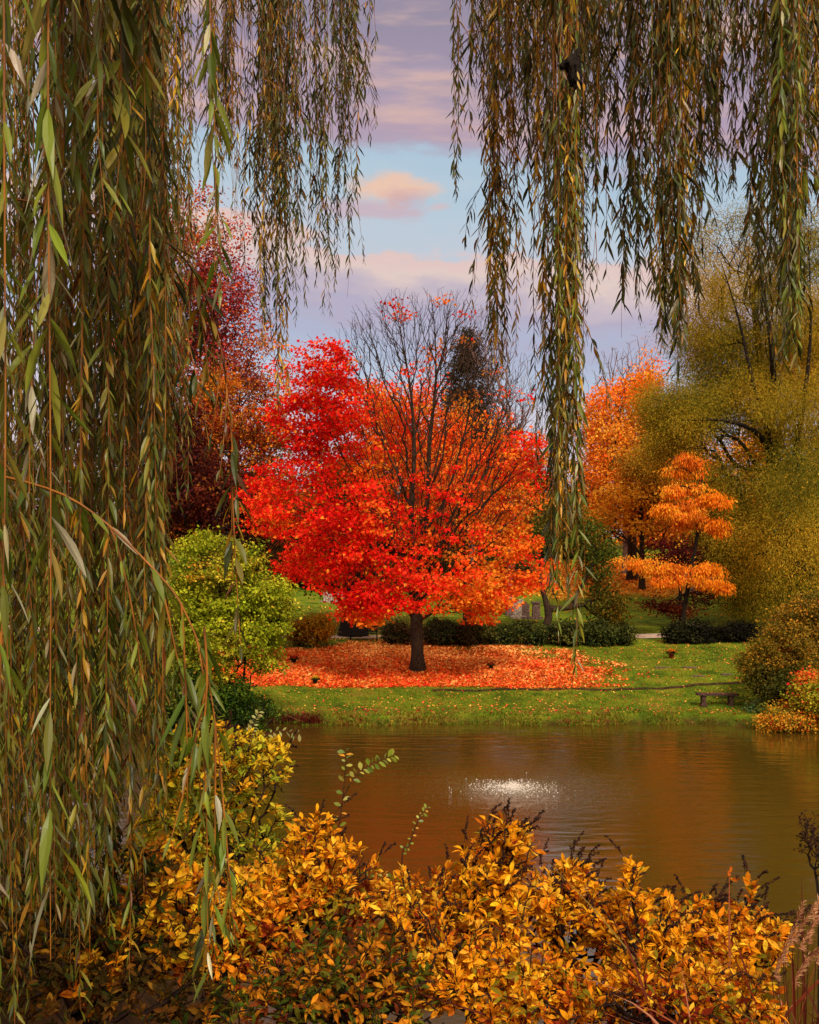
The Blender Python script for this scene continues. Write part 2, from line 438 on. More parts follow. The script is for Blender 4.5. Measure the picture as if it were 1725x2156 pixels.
def build_ground():
    xs = np.concatenate([[-600, -300, -160, -100], np.arange(-60, -26, 2.), np.arange(-26, 34, .5), np.arange(34, 70, 2.), [100, 160, 300, 600]])
    ys = np.concatenate([[-120, -60, -20], np.arange(-8, 14, .5), np.arange(14, 34, 2.), np.arange(34, 62, .25), np.arange(62, 110, 1.), np.arange(110, 200, 10.), [230, 300, 450, 700]])
    X, Y = np.meshgrid(xs, ys); Z = gz(X, Y)
    V = np.stack([X, Y, Z], -1).reshape(-1, 3)
    nx, ny = len(xs), len(ys)
    i = (np.arange(ny - 1)[:, None] * nx + np.arange(nx - 1)[None]).ravel()
    Fc = np.stack([i, i + 1, i + 1 + nx, i + nx], 1)
    C = np.zeros((len(V), 3)); C[:, 0] = litter_weight(V[:, 0], V[:, 1]); C[:, 1] = hill_weight(V[:, 0], V[:, 1])
    C[:, 2] = np.maximum(np.clip((0.28 - V[:, 2]) / .2, 0, 1), V[:, 1] < 20)
    a = Acc(); a.add(V, Fc, C)
    m, nt = mat('lawn'); L = nt.links.new
    out = N(nt, 'ShaderNodeOutputMaterial'); p = N(nt, 'ShaderNodeBsdfPrincipled'); p.inputs['Roughness'].default_value = .95; p.inputs['Specular IOR Level'].default_value = .1
    at_ = N(nt, 'ShaderNodeAttribute', attribute_name='Col'); sp = N(nt, 'ShaderNodeSeparateColor'); L(at_.outputs['Color'], sp.inputs[0])
    tc = N(nt, 'ShaderNodeTexCoord')
    def nz(sc, det=5):
        n = N(nt, 'ShaderNodeTexNoise'); n.inputs['Scale'].default_value = sc; n.inputs['Detail'].default_value = det; L(tc.outputs['Object'], n.inputs['Vector']); return n.outputs['Fac']
    def rm(f, stops):
        r = N(nt, 'ShaderNodeValToRGB'); e = r.color_ramp.elements
        e[0].position, e[0].color = stops[0][0], (*lin(stops[0][1]), 1); e[1].position, e[1].color = stops[-1][0], (*lin(stops[-1][1]), 1)
        for q, c in stops[1:-1]: k = e.new(q); k.color = (*lin(c), 1)
        L(f, r.inputs['Fac']); return r.outputs['Color']
    def mix(a_, b_, f):
        n = N(nt, 'ShaderNodeMixRGB'); L(a_, n.inputs['Color1']); L(b_, n.inputs['Color2']); L(f, n.inputs['Fac']); return n.outputs['Color']
    g = rm(nz(1.1, 8), [(.28, (54, 68, 10)), (.44, (80, 100, 14)), (.57, (102, 112, 20)), (.72, (118, 102, 34))])
    l1 = rm(nz(9), [(.3, (110, 44, 14)), (.5, (190, 84, 22)), (.7, (222, 110, 40))])
    l2 = rm(nz(5), [(.3, (150, 92, 22)), (.6, (214, 140, 38)), (.75, (150, 120, 40))])
    sl = rm(nz(4), [(.3, (28, 18, 10)), (.7, (78, 52, 22))])
    c = mix(mix(mix(g, l1, sp.outputs[0]), l2, sp.outputs[1]), sl, sp.outputs[2])
    L(c, p.inputs['Base Color'])
    b = N(nt, 'ShaderNodeBump'); b.inputs['Strength'].default_value = .7; b.inputs['Distance'].default_value = .06; L(nz(14, 6), b.inputs['Height']); L(b.outputs[0], p.inputs['Normal'])
    L(p.outputs[0], out.inputs[0])
    o = a.build('ground', m, smooth=True); tag(o, kind='structure')
build_ground()

FX, FY = 2.65, 25.5     # the bubbling jet in the pond
def build_water():
    a = Acc(); xs = np.linspace(-32, 32, 9); ys = np.linspace(8, 42, 6)
    X, Y = np.meshgrid(xs, ys); V = np.stack([X, Y, 0 * X], -1).reshape(-1, 3)
    i = (np.arange(5)[:, None] * 9 + np.arange(8)[None]).ravel()
    a.add(V, np.stack([i, i + 1, i + 10, i + 9], 1))
    m, nt = mat('pond_water'); L = nt.links.new
    out = N(nt, 'ShaderNodeOutputMaterial'); p = N(nt, 'ShaderNodeBsdfPrincipled')
    p.inputs['Base Color'].default_value = (0.056, 0.033, 0.004, 1); p.inputs['Roughness'].default_value = .03; p.inputs['IOR'].default_value = 1.5
    tc = N(nt, 'ShaderNodeTexCoord')
    def nz(sx, sy, sc, det):
        mp = N(nt, 'ShaderNodeMapping'); mp.inputs['Scale'].default_value = (sx, sy, 1); L(tc.outputs['Object'], mp.inputs['Vector'])
        n = N(nt, 'ShaderNodeTexNoise'); n.inputs['Scale'].default_value = sc; n.inputs['Detail'].default_value = det; L(mp.outputs[0], n.inputs['Vector']); return n.outputs['Fac']
    def mth(op, a_, b_=None):
        n = N(nt, 'ShaderNodeMath', operation=op)
        for i, v in enumerate((a_, b_)):
            if v is None: continue
            if isinstance(v, (int, float)): n.inputs[i].default_value = v
            else: L(v, n.inputs[i])
        return n.outputs[0]
    sp = N(nt, 'ShaderNodeSeparateXYZ'); L(tc.outputs['Object'], sp.inputs[0])
    dx = mth('SUBTRACT', sp.outputs[0], FX); dy = mth('SUBTRACT', sp.outputs[1], FY)
    r = mth('SQRT', mth('ADD', mth('MULTIPLY', dx, dx), mth('MULTIPLY', dy, dy)))
    rr = mth('ADD', r, mth('MULTIPLY', nz(.8, .8, 1.0, 2), .9))
    ring = mth('MULTIPLY', mth('SINE', mth('MULTIPLY', rr, 13.0)), mth('POWER', 2.718, mth('MULTIPLY', r, -0.17)))
    big = nz(.35, 1.0, 1.1, 3); mid = nz(.4, 1.5, 1.5, 2); fine = nz(1, 1.3, 16, 2)
    near = mth('POWER', 2.718, mth('MULTIPLY', r, -0.55))
    hgt = mth('ADD', mth('ADD', mth('MULTIPLY', big, .014), mth('MULTIPLY', mid, .021)), mth('ADD', mth('MULTIPLY', ring, .0022), mth('MULTIPLY', mth('MULTIPLY', fine, near), .030)))
    hgt = mth('ADD', hgt, mth('MULTIPLY', fine, .0016))
    b = N(nt, 'ShaderNodeBump'); b.inputs['Strength'].default_value = 1; b.inputs['Distance'].default_value = 1; L(hgt, b.inputs['Height']); L(b.outputs[0], p.inputs['Normal'])
    L(p.outputs[0], out.inputs[0])
    tag(a.build('water', m), kind='structure')
build_water()

def strip(name, pts, width, m, lift=.012, n=90):
    P = smooth_line(np.array([[x, y, 0] for x, y in pts]), n); t = nrm(np.gradient(P, axis=0)); s = np.stack([-t[:, 1], t[:, 0], 0 * t[:, 0]], 1)
    rows = []
    for k in np.linspace(-.5, .5, 5):
        q = P + s * width * k; q[:, 2] = gz(q[:, 0], q[:, 1]) + lift + .02 * (1 - abs(2 * k)); rows.append(q)
    V = np.stack(rows, 1).reshape(-1, 3); i = (np.arange(n - 1)[:, None] * 5 + np.arange(4)[None]).ravel()
    a = Acc(); a.add(V, np.stack([i, i + 5, i + 6, i + 1], 1)); return tag(a.build(name, m, smooth=True), kind='structure')
strip('path', [(-60, 60), (-25, 58.6), (-8, 58.6), (5, 58.4), (20, 58.6), (34, 60.5), (60, 66)], 1.7, M['path'], lift=.03)
strip('footpath', [(1, 43.1), (5, 43.3), (10, 43.5), (15, 43.7), (24, 43.2), (32, 41)], .34, M['soil'], lift=.016)

# ------------------------------------------------------------------ generic tree
def clump_leaves(acc, ctr, outc, n, rc, flat, tpl, size, pal, ci, coh=.75, up=.8, droop=.25, jit=.14, mi=0):
    """n leaves round each centre; colours keep together clump by clump"""
    k = len(ctr); idx = np.repeat(np.arange(k), n); m = len(idx)
    off = rng.normal(size=(m, 3)) * rc * np.array([.62, .62, .62 * flat])
    off[:, 2] -= flat * 0.0
    pos = ctr[idx] + off
    d = nrm(off + nrm(rng.normal(size=(m, 3))) * rc * .8 + np.array([0, 0, -droop * rc * 2]))
    nn = nrm(rng.normal(size=(m, 3)) * .75 + np.array([0, 0, up]) + outc[idx] * .55)
    ids = np.where(rng.random(m) < coh, ci[idx], rng.choice(len(pal), m, p=np.array([w for _, w in pal]) / sum(w for _, w in pal)))
    scatter(acc, tpl, pos, d, nn, size * rng.uniform(.7, 1.25, m), pick(m, pal, jit, ids), mi)

def coherent(ctr, pal, scale, seed, cf=None):
    """palette index per clump from smooth noise, so neighbouring clumps share a colour"""
    v = vnoise(ctr * scale + seed) * .75 + vnoise(ctr * scale * 2.3 + seed + 9) * .25 + rng.normal(0, .06, len(ctr))
    if cf is not None: v = v + cf(ctr)
    w = np.cumsum([w for _, w in pal]); w = w / w[-1]
    r = np.argsort(np.argsort(v)) / max(len(v) - 1, 1) if cf is None else np.clip((v - .2) / .6, 0, 1)
    return np.searchsorted(w, np.clip(r, 0, .9999))

def tree(name, label, cat, d, trunk, R, env, natt, leaves, lsize, pal, bf=.5, rc=.5, flat=.6, tpl=DIAMOND, bark='bark', tip=.008,
         limbs=(), leafy=None, colf=None, group=None, cscale=.35, gap=.38, droop=.25, up=.8, step=.8, bow=.03, shell=2.2, coh=.75, jit=.14,
         stems=None, parts=('trunk', 'crown'), lmat='far_leaf', gscale=.55, hmin=.3, clear=1.2, tips=False, thick=0.0, extra=None, zs=1.0, wob=.03):
    sd = rng.uniform(0, 100, 3)
    bx, by = trunk[0][:2]
    X0 = (bx - CX) * d / F; base = np.array([X0, d + (trunk[0][2] if len(trunk[0]) > 2 else 0), 0.]); base[2] = float(gz(base[0], base[1]))
    def cv(p):
        q = at(p[0], p[1], d); q[1] += p[2] if len(p) > 2 else 0; return q
    init, par, tl = [], [], []
    def chain(pts, start):
        q = smooth_line(np.array(pts), max(3, int(np.linalg.norm(np.diff(np.array(pts), axis=0), axis=1).sum() / step) + 2))
        prev = start
        for i, p in enumerate(q):
            if i == 0 and start >= 0: continue
            init.append(p); par.append(prev); prev = len(init) - 1
            tl.append(i / (len(q) - 1) * (.55 if start < 0 else .65) + (0 if start < 0 else .38))
    chain([base - [0, 0, .15]] + [cv(p) for p in trunk[1:]], -1)
    for lb in limbs:
        p0 = cv(lb[0]); j = int(np.argmin([np.linalg.norm(p - p0) for p in init]))
        chain([init[j]] + [cv(p) for p in lb[1:]], j)
    for st in (stems or []):
        b2 = cv(st[0]); b2[2] = float(gz(b2[0], b2[1])) - .05
        init.append(b2); par.append(0); tl.append(.5); chain([b2] + [cv(p) for p in st[1:]], len(init) - 1)
    attr = sample_env(env, natt, d, shell)
    ground = gz(attr[:, 0], attr[:, 1]); attr = attr[attr[:, 2] > ground + hmin * .5]
    if extra is not None: attr = np.concatenate([attr, sample_env(extra[0], extra[1], d, shell)])
    closed = {i for i, p in enumerate(init) if p[2] < base[2] + clear}
    if len(closed) >= len(init) - 1: closed = set()
    P, par, isat = grow(init, par, attr, bf, step, bow, wob, closed)
    r, kids = radii(par, R, tip)
    if thick: ni = len(init); r[:ni] = np.maximum(r[:ni], R * thick * (1.06 - np.array(tl)))
    t = thing(name, label, cat, base, group)
    a = Acc(); e = np.where(par >= 0)[0]
    ra = r[par[e]].copy(); rb = r[e].copy(); ra = np.minimum(ra, np.maximum(rb * 1.5, rb + .012))
    # root flare
    hgt = P[:, 2] - base[2]
    for arr, idx in ((ra, par[e]), (rb, e)):
        arr *= 1 + .55 * np.clip(1 - hgt[idx] / (R * 3.2), 0, 1) ** 2 * (r[idx] > .5 * R)
    if stems is not None: ok = ~((par[e] == 0) & (np.linalg.norm(P[e] - P[0], axis=1) > step * 1.6) & (hgt[e] < .3)); e, ra, rb = e[ok], ra[ok], rb[ok]
    tubes(a, P[par[e]], P[e], ra, rb)
    a.build(parts[0], M[bark], t, base, smooth=True)
    if leaves:
        c = P[(isat if tips else (r < tip * 2.6)) & (hgt > hmin)]
        c = c + rng.normal(0, rc * .25, c.shape)
        g = vnoise(c * [gscale, gscale, gscale * zs] + sd) * .65 + vnoise(c * [gscale * 2.4, gscale * 2.4, gscale * 2.4 * zs] + sd) * .35
        keep = g > gap * .8
        if leafy is not None:
            px = c[:, 0] * F / c[:, 1] + CX; py = HY - (c[:, 2] - EYE) * F / c[:, 1]
            keep &= rng.random(len(c)) < leafy(px, py, c[:, 1] - d)
        c = c[keep] if keep.any() else c
        assert len(c), (label, len(attr))
        mid = np.mean(attr, axis=0); outc = nrm(c - mid)
        ci = coherent(c, pal, cscale, sd, colf)
        n = max(1, int(round(leaves / max(len(c), 1))))
        b = Acc(); clump_leaves(b, c, outc, n, rc, flat, tpl, lsize, pal, ci, coh, up, droop, jit)
        b.build(parts[1], M[lmat], t, base)
    return t
# ------------------------------------------------------------------ trees of the far bank
# the scarlet maple: bare fan of branches at the top, red outer leaves, orange inside
def maple():
    env = [(760, 880, 150, 150, 0, 4.5), (640, 860, 90, 130, 0, 3.5), (690, 790, 70, 85, -1, 2.5), (620, 1060, 125, 110, 0, 4), (760, 1120, 200, 130, -2, 4),
           (880, 1060, 210, 150, -1, 5), (1030, 1010, 105, 130, 0, 4.5), (1060, 1130, 95, 110, 0, 4), (900, 1220, 160, 70, -2.5, 3.5), (780, 1260, 70, 45, -3, 2.5),
           (980, 1250, 90, 60, -2, 3), (1105, 1210, 62, 45, -1, 2.5), (1010, 1265, 60, 36, -2.5, 2), (765, 1285, 50, 32, -3, 1.8), (1090, 1150, 60, 60, 0, 3), (880, 760, 150, 150, 0, 4), (800, 690, 60, 75, 0, 2.5), (960, 700, 80, 80, 0, 3), (1040, 860, 70, 110, 0, 3), (670, 1190, 90, 40, -1, 3)]
    trunk = [(880, 1410), (879, 1370), (877, 1300), (876, 1240), (874, 1180), (868, 1110), (872, 1040)]
    limbs = [[(874, 1180), (866, 1080, -.5), (872, 960, -.8), (866, 840, -.8), (850, 740, -.5), (836, 660, 0)], [(876, 1200), (893, 1120, .3), (902, 1030, .6), (905, 930, .6), (918, 800, .3), (915, 680, 0), (905, 618, 0)],
             [(876, 1220), (925, 1140, -.8), (965, 1060, -1.2), (1010, 970, -1), (1055, 890, -1)], [(876, 1215), (910, 1130, 1), (952, 1010, 1.5), (985, 890, 1.5), (1000, 790, 1)], [(876, 1230), (835, 1150, -1), (775, 1050, -1.2), (720, 960, -1), (680, 870, -.6), (660, 790, 0)],
             [(877, 1245), (820, 1180, -2), (720, 1140, -3), (610, 1110, -2)], [(877, 1250), (930, 1200, -2), (1010, 1160, -3), (1090, 1080, -2)], [(878, 1265), (930, 1240, 1), (1010, 1230, 2), (1100, 1220, 1.5)],
             [(878, 1310), (850, 1275, -.5), (820, 1230, -1.5), (760, 1190, -2)], [(876, 1220), (870, 1160, 2), (840, 1050, 3), (800, 930, 3)], [(876, 1220), (905, 1160, 3), (960, 1080, 4), (1000, 1000, 4)]]
    def leafy(px, py, dd):
        # the upper middle has dropped its leaves
        lim = np.interp(px, [480, 600, 690, 730, 765, 800, 850, 900, 950, 1000, 1050, 1090, 1130], [600, 640, 690, 760, 860, 930, 985, 1000, 985, 950, 930, 920, 910])
        lim = lim - np.where(dd > 1.0, 130, 0) * np.exp(-((px - 900) / 140) ** 2)
        thin = np.clip(1.4 * np.exp(-((px - 965) / 215) ** 2 - ((py - 1000) / 190) ** 2), 0, .93) * (dd < 1.8)
        return np.clip((py - lim + 14) / 28, .010, 1) * (1 - thin)
    def colf(c):
        px = c[:, 0] * F / c[:, 1] + CX; py = HY - (c[:, 2] - EYE) * F / c[:, 1]
        v = np.clip((px - 620) / 360, 0, 1) * .13 - .13 + np.clip((py - 1120) / 170, 0, 1) * .13 + np.clip((c[:, 1] - 47) / 5, -.7, 1) * .16 + (vnoise(c * .8 + 40) - .5) * .55
        return v + .05 - .25 * np.exp(-((px - 800) / 80) ** 2 - ((py - 1265) / 40) ** 2)
    pal = [((206, 20, 12), 1.6), ((238, 34, 18), 2.4), ((244, 60, 26), 2.2), ((244, 92, 26), 2.4), ((244, 126, 30), 2.4), ((226, 138, 36), 1.3)]
    tree('maple_tree', 'large scarlet maple with bare topmost branches rising from the carpet of red leaves', 'tree', 47, trunk, .29, env, 2300, 47000, .165, pal, bf=.75, wob=.018, rc=.46, flat=.34,
         tpl=MAPLE, bark='bark', tip=.0068, limbs=limbs, leafy=leafy, colf=colf, gap=.53, droop=.12, up=.85, step=.55, bow=-.03, coh=.78, cscale=.42, shell=2.6, gscale=.75, zs=1.8, clear=2.3, jit=.2,
         extra=([(880, 740, 165, 130, 0, 3), (800, 700, 70, 80, -.5, 2), (960, 700, 90, 90, 0, 2.5), (900, 900, 190, 120, -1.5, 2.5), (1060, 900, 60, 110, -.5, 2), (890, 650, 130, 45, 0, 2), (750, 720, 45, 70, -.5, 1.5), (1020, 740, 60, 90, 0, 2), (960, 1040, 190, 130, -2, 2), (1050, 830, 80, 130, 0, 2.5), (1090, 940, 60, 110, -.5, 2)], 3400))
maple()

GRP = 'trees behind the pond'
RED = [((124, 44, 48), 2), ((170, 50, 54), 1.6), ((196, 76, 46), 1.8), ((210, 108, 40), 2), ((128, 66, 62), 1.8), ((200, 132, 50), 1.2)]
GOLDRED = [((120, 30, 28), 1), ((186, 92, 24), 2), ((206, 132, 30), 2.4), ((150, 110, 28), 1.4), ((96, 78, 22), 1)]
MAROON = [((58, 16, 18), 2.5), ((88, 26, 20), 2), ((120, 48, 20), 1.2), ((140, 84, 22), .8), ((44, 30, 16), 1)]
GOLD = [((232, 150, 30), 2), ((226, 160, 44), 2), ((176, 112, 26), 1.4), ((136, 96, 24), 1)]
ORANGE = [((244, 124, 30), 2), ((248, 154, 44), 2.6), ((240, 106, 34), .6), ((236, 168, 56), 1.8)]
DARK = [((54, 56, 18), 2), ((80, 74, 22), 2), ((104, 80, 26), 1.4), ((46, 40, 16), 1)]
OLIVE = [((86, 88, 20), 1.1), ((116, 110, 24), 1.7), ((148, 128, 28), 2.2), ((160, 138, 32), 2.2), ((186, 150, 38), 1.6), ((208, 162, 44), .8)]
LIME = [((132, 142, 22), 2), ((158, 164, 30), 2.4), ((178, 178, 40), 1.8), ((104, 120, 22), 1.4), ((196, 180, 50), .8), ((196, 140, 40), .25)]

tree('red_oak', 'tall crimson and orange tree behind the left willow curtain, highest of the red crowns', 'tree', 68,
     [(428, 1310), (430, 1200), (436, 1050), (446, 900), (452, 740), (455, 600)], .5,
     [(425, 560, 62, 160, 0, 5), (490, 590, 52, 150, 0, 4), (360, 640, 120, 190, 0, 6), (460, 740, 110, 170, 0, 6), (560, 780, 50, 90, 0, 3), (330, 820, 140, 170, 0, 6)], 1100, 32000, .22, RED, bf=.4, rc=.85, flat=.6, bark='bark', tip=.014,
     gap=.64, cscale=.3, step=1.2, group=GRP, gscale=.5, jit=.2)
tree('golden_tree', 'gold and rust tree standing low behind the crimson tree left of the scarlet maple', 'tree', 62,
     [(470, 1325), (472, 1200), (480, 1050), (490, 900)], .35, [(480, 900, 95, 130, 0, 4), (400, 980, 100, 120, 0, 4), (540, 1000, 70, 140, 1, 4), (560, 870, 55, 90, 1, 3)], 700, 24000, .2, GOLDRED, rc=.75, bark='bark', tip=.013,
     gap=.52, step=1, group=GRP, jit=.2)
tree('maroon_tree', 'dark maroon tree between the willow curtain and the lime green shrub tree', 'tree', 55,
     [(430, 1330), (428, 1250), (424, 1130), (420, 1000)], .3, [(410, 1010, 75, 110, 0, 3.5), (480, 1050, 70, 80, 0, 3), (350, 1080, 90, 110, 0, 3), (390, 900, 40, 60, 0, 2), (540, 1090, 50, 60, 2, 3)], 600, 22000, .19, MAROON, rc=.65, bark='bark_black', tip=.012,
     gap=.4, step=.9, group=GRP, jit=.2)
tree('orange_maple', 'orange maple glowing through the bare branches behind the scarlet maple', 'tree', 57,
     [(985, 1345), (985, 1250), (975, 1120), (965, 1000), (960, 900)], .3, [(930, 1040, 170, 130, 0, 4), (870, 910, 95, 95, 0, 3), (990, 920, 70, 80, 0, 3), (790, 860, 50, 80, 0, 2.5), (1050, 1020, 65, 100, 0, 3), (930, 830, 60, 60, 0, 2)], 800, 29000, .2,
     [((240, 118, 28), 2.4), ((242, 92, 24), 1.8), ((232, 146, 40), 1.6), ((232, 58, 24), 1), ((190, 130, 40), .6)], rc=.7, bark='bark', tip=.012, gap=.53, step=1, group=GRP, jit=.18)
tree('dark_oak', 'dark crowned oak with a thick trunk behind the black park bench', 'tree', 59,
     [(744, 1346), (744, 1310), (748, 1240), (752, 1150), (750, 1060)], .62, [(700, 1110, 130, 90, 2, 5), (800, 1150, 110, 70, 2, 4), (620, 1180, 90, 60, 3, 4), (740, 1020, 90, 80, 2, 4)], 700, 26000, .2,
     [((48, 50, 16), 2), ((86, 70, 20), 2), ((150, 80, 24), 1.4), ((34, 36, 14), 1.4), ((190, 92, 26), .8)], rc=.8, bark='bark_black', tip=.014, gap=.42, step=1.1, group=GRP)
tree('dark_pine', 'grey green conifer poking above the orange maple', 'tree', 74,
     [(990, 1290), (988, 1100), (986, 900), (984, 700)], .4, [(985, 730, 24, 50, 0, 1.6), (985, 800, 48, 60, 0, 2.4), (985, 880, 70, 80, 0, 3), (1000, 980, 80, 90, 0, 3.5)], 700, 24000, .3,
     [((52, 44, 28), 2), ((72, 54, 38), 2), ((40, 44, 22), 1.6), ((96, 66, 50), 1)], bf=.25, rc=.55, flat=.5, tpl=NARROW, bark='bark_grey', tip=.013, gap=.42, step=1, group=GRP, droop=.35)
tree('bare_tree', 'leafless purplish tree right behind the scarlet maple crown', 'tree', 70,
     [(1075, 1295), (1075, 1150), (1078, 1000), (1072, 880)], .26, [(1060, 820, 75, 130, 0, 3.5), (1110, 900, 55, 110, 0, 3), (1020, 740, 45, 105, 0, 2.4)], 900, 0, .1, RED, bf=.6, bark='bark_far', tip=.011, step=.9, group=GRP)
tree('bare_tree', 'leafless pale tree above the orange tree right of the long hanging willow strand', 'tree', 92,
     [(1318, 1180), (1318, 1080), (1312, 960), (1300, 860)], .3, [(1290, 800, 55, 80, 0, 3), (1340, 790, 60, 90, 0, 3), (1265, 840, 30, 60, 0, 2), (1310, 900, 70, 80, 0, 3)], 900, 0, .1, RED, bf=.6, bark='bark_far', tip=.015, step=1.1, group=GRP)
tree('orange_tree', 'bright orange tree with a dark forked trunk on the leaf strewn hill', 'tree', 88,
     [(1332, 1178), (1331, 1120), (1330, 1040), (1322, 950), (1310, 860)], .42, [(1275, 900, 55, 90, 0, 4), (1340, 850, 45, 70, 0, 3), (1290, 990, 75, 80, 0, 4), (1380, 950, 60, 120, 0, 4), (1250, 1050, 45, 60, 0, 3), (1370, 790, 30, 45, 0, 2)], 700, 24000, .27,
     ORANGE, rc=.95, bark='bark', tip=.018, gap=.56, step=1.3, group=GRP, limbs=[[(1331, 1100), (1345, 1020), (1352, 940), (1350, 860)]])
tree('yellow_tree', 'golden yellow tree glowing beneath the orange one on the hill', 'tree', 82,
     [(1352, 1185), (1352, 1120), (1350, 1050)], .22, [(1300, 1080, 80, 60, 0, 3.5), (1380, 1050, 60, 90, 0, 3.5), (1350, 980, 60, 60, 0, 3)], 500, 14000, .25, GOLD, rc=.85, bark='bark', tip=.016, gap=.54, step=1.2, group=GRP)
tree('japanese_maple', 'low dark red maple under the golden larch', 'tree', 63,
     [(1432, 1330), (1434, 1290), (1432, 1240), (1428, 1190)], .12, [(1425, 1160, 62, 34, 0, 2), (1470, 1175, 50, 30, 0, 2), (1385, 1275, 48, 18, -.5, 1.5), (1430, 1285, 45, 16, -.5, 1.5), (1480, 1260, 40, 30, .5, 1.5)], 420, 5200, .16,
     [((98, 20, 24), 2), ((72, 18, 20), 2), ((130, 34, 28), 1.2), ((120, 66, 26), .6)], rc=.42, flat=.3, bark='bark_black', tip=.012, gap=.52, step=.6, group=GRP)
tree('small_evergreen', 'dark green small tree with a crooked leaning trunk behind the clipped hedge', 'tree', 60,
     [(1156, 1350), (1152, 1315), (1156, 1290), (1145, 1250), (1136, 1200), (1160, 1140)], .24, [(1225, 1130, 50, 40, 0, 2.2), (1262, 1190, 38, 48, 0, 1.8), (1275, 1265, 34, 42, 0, 1.6), (1190, 1080, 36, 34, 0, 1.8), (1150, 1130, 36, 40, 0, 1.8), (1285, 1305, 28, 32, 0, 1.4)], 460, 14000, .17,
     [((70, 84, 20), 2), ((96, 98, 26), 2), ((122, 106, 30), 1.8), ((170, 122, 34), .9), ((56, 60, 18), 1)], rc=.55, bark='bark', tip=.012, gap=.5, step=.7, group=GRP,
     limbs=[[(1154, 1290), (1195, 1280), (1235, 1270), (1262, 1255)]])
def larch():
    env, limbs = [], []
    for (x0, y0, x1, y1, dd, ry) in ((1476, 985, 1432, 968, -.5, 8), (1476, 1000, 1402, 992, -.8, 9), (1474, 1030, 1396, 1036, -1.4, 8), (1472, 1060, 1376, 1078, -1.2, 9), (1470, 1085, 1402, 1098, -1.8, 10), (1468, 1100, 1374, 1124, -.8, 8), (1474, 1050, 1514, 1062, -1, 12), (1468, 1095, 1524, 1122, -1.2, 12),
                                    (1450, 1205, 1306, 1180, -1.2, 5), (1450, 1208, 1330, 1188, -1.8, 5), (1452, 1210, 1352, 1198, -.2, 6), (1450, 1214, 1364, 1226, -1.6, 7), (1454, 1200, 1504, 1204, -.8, 9), (1450, 1215, 1518, 1240, -1.4, 9)):
        limbs.append([(x0, y0 + 6), ((x0 + x1) / 2, (y0 + y1) / 2 - 7, dd * .5), (x1, y1, dd)])
        for f in (.3, .6, .88): env.append((x0 + (x1 - x0) * f, y0 + (y1 - y0) * f - 4 * (1 - f), 16 + 5 * (1 - f), ry * .8, dd * f, .9))
    tree('golden_larch', 'feathery bright orange larch with drooping layered branches right of the pale path', 'tree', 58,
         [(1438, 1330), (1440, 1290), (1452, 1220), (1468, 1130), (1476, 1060), (1478, 960)], .13, env, 620, 17000, .22, [((244, 140, 22), 2.4), ((246, 160, 40), 2), ((234, 116, 20), 1.6), ((196, 104, 24), 1.2)], bf=.3, rc=.38, flat=.62, tpl=NARROW, bark='bark_black', tip=.011,
         gap=.50, droop=1.0, up=.5, step=.6, group=GRP, gscale=1.2, jit=.22, limbs=limbs, clear=2.4, tips=True)
larch()
def olive():
    k = 64 / 49
    env = [(1600, 560, 110, 120, 0, 4), (1500, 560, 70, 110, 0, 3), (1700, 560, 80, 130, 0, 4), (1590, 700, 150, 110, 0, 4.5), (1700, 760, 110, 120, 0, 4), (1480, 720, 70, 90, 0, 3), (1600, 880, 140, 100, -1, 4.5), (1460, 880, 90, 60, -1, 3), (1410, 950, 85, 50, -1, 2.5),
           (1620, 1060, 140, 110, -2, 4), (1560, 1170, 95, 90, -2.5, 3), (1690, 1150, 90, 120, -1, 4), (1560, 1260, 60, 50, -2, 2.5), (1500, 1010, 60, 60, -1, 2.5), (1400, 860, 60, 40, 0, 2), (1540, 800, 90, 90, 0, 3), (1490, 1120, 50, 80, -1, 2), (1550, 1080, 42, 110, -8, 1.6), (1560, 1200, 50, 60, -8, 1.6), (1385, 850, 60, 40, -1, 2.5), (1420, 920, 70, 50, -2, 2.5)]
    env = [(a, b, c, d, e * k, f * k) for a, b, c, d, e, f in env]
    def leafy(px, py, dd): return np.interp(py, [540, 820], [.36, 1]) * (1 - .75 * np.exp(-((px - 1680) / 60) ** 2 - ((py - 1190) / 100) ** 2))
    tree('olive_willow', 'huge olive gold willow with dark leaning trunks filling the right bank', 'tree', 64,
         [(1665, 1320, 0), (1668, 1260), (1655, 1180), (1640, 1080), (1625, 940), (1605, 800), (1590, 660)], .7, env, 2900, 430000, .145, OLIVE, bf=.4, rc=.80, flat=1.0, tpl=NARROW, bark='bark_black', tip=.014,
         gap=.50, droop=.55, up=.35, step=1.1, cscale=.22, group=GRP, jit=.13, gscale=.33, leafy=leafy, thick=.52, clear=2,
         limbs=[[(1655, 1180), (1600, 1000, -3), (1545, 850, -4), (1510, 700, -4), (1480, 560, -3)], [(1650, 1150), (1690, 1000, -4), (1702, 800, -4), (1715, 600, -3)], [(1640, 1100), (1628, 950, -4), (1640, 760, -5), (1650, 540, -4)], [(1630, 1000), (1560, 945, -4), (1480, 915, -5), (1370, 915, -5)],
                [(1660, 1230), (1700, 1150, -4), (1722, 1040, -5)], [(1650, 1160), (1590, 1120, -5), (1535, 1040, -6)], [(1625, 940), (1580, 800, -4), (1560, 640, -4), (1555, 500, -3)], [(1655, 1180), (1690, 1110, -6), (1670, 980, -6)]])
olive()
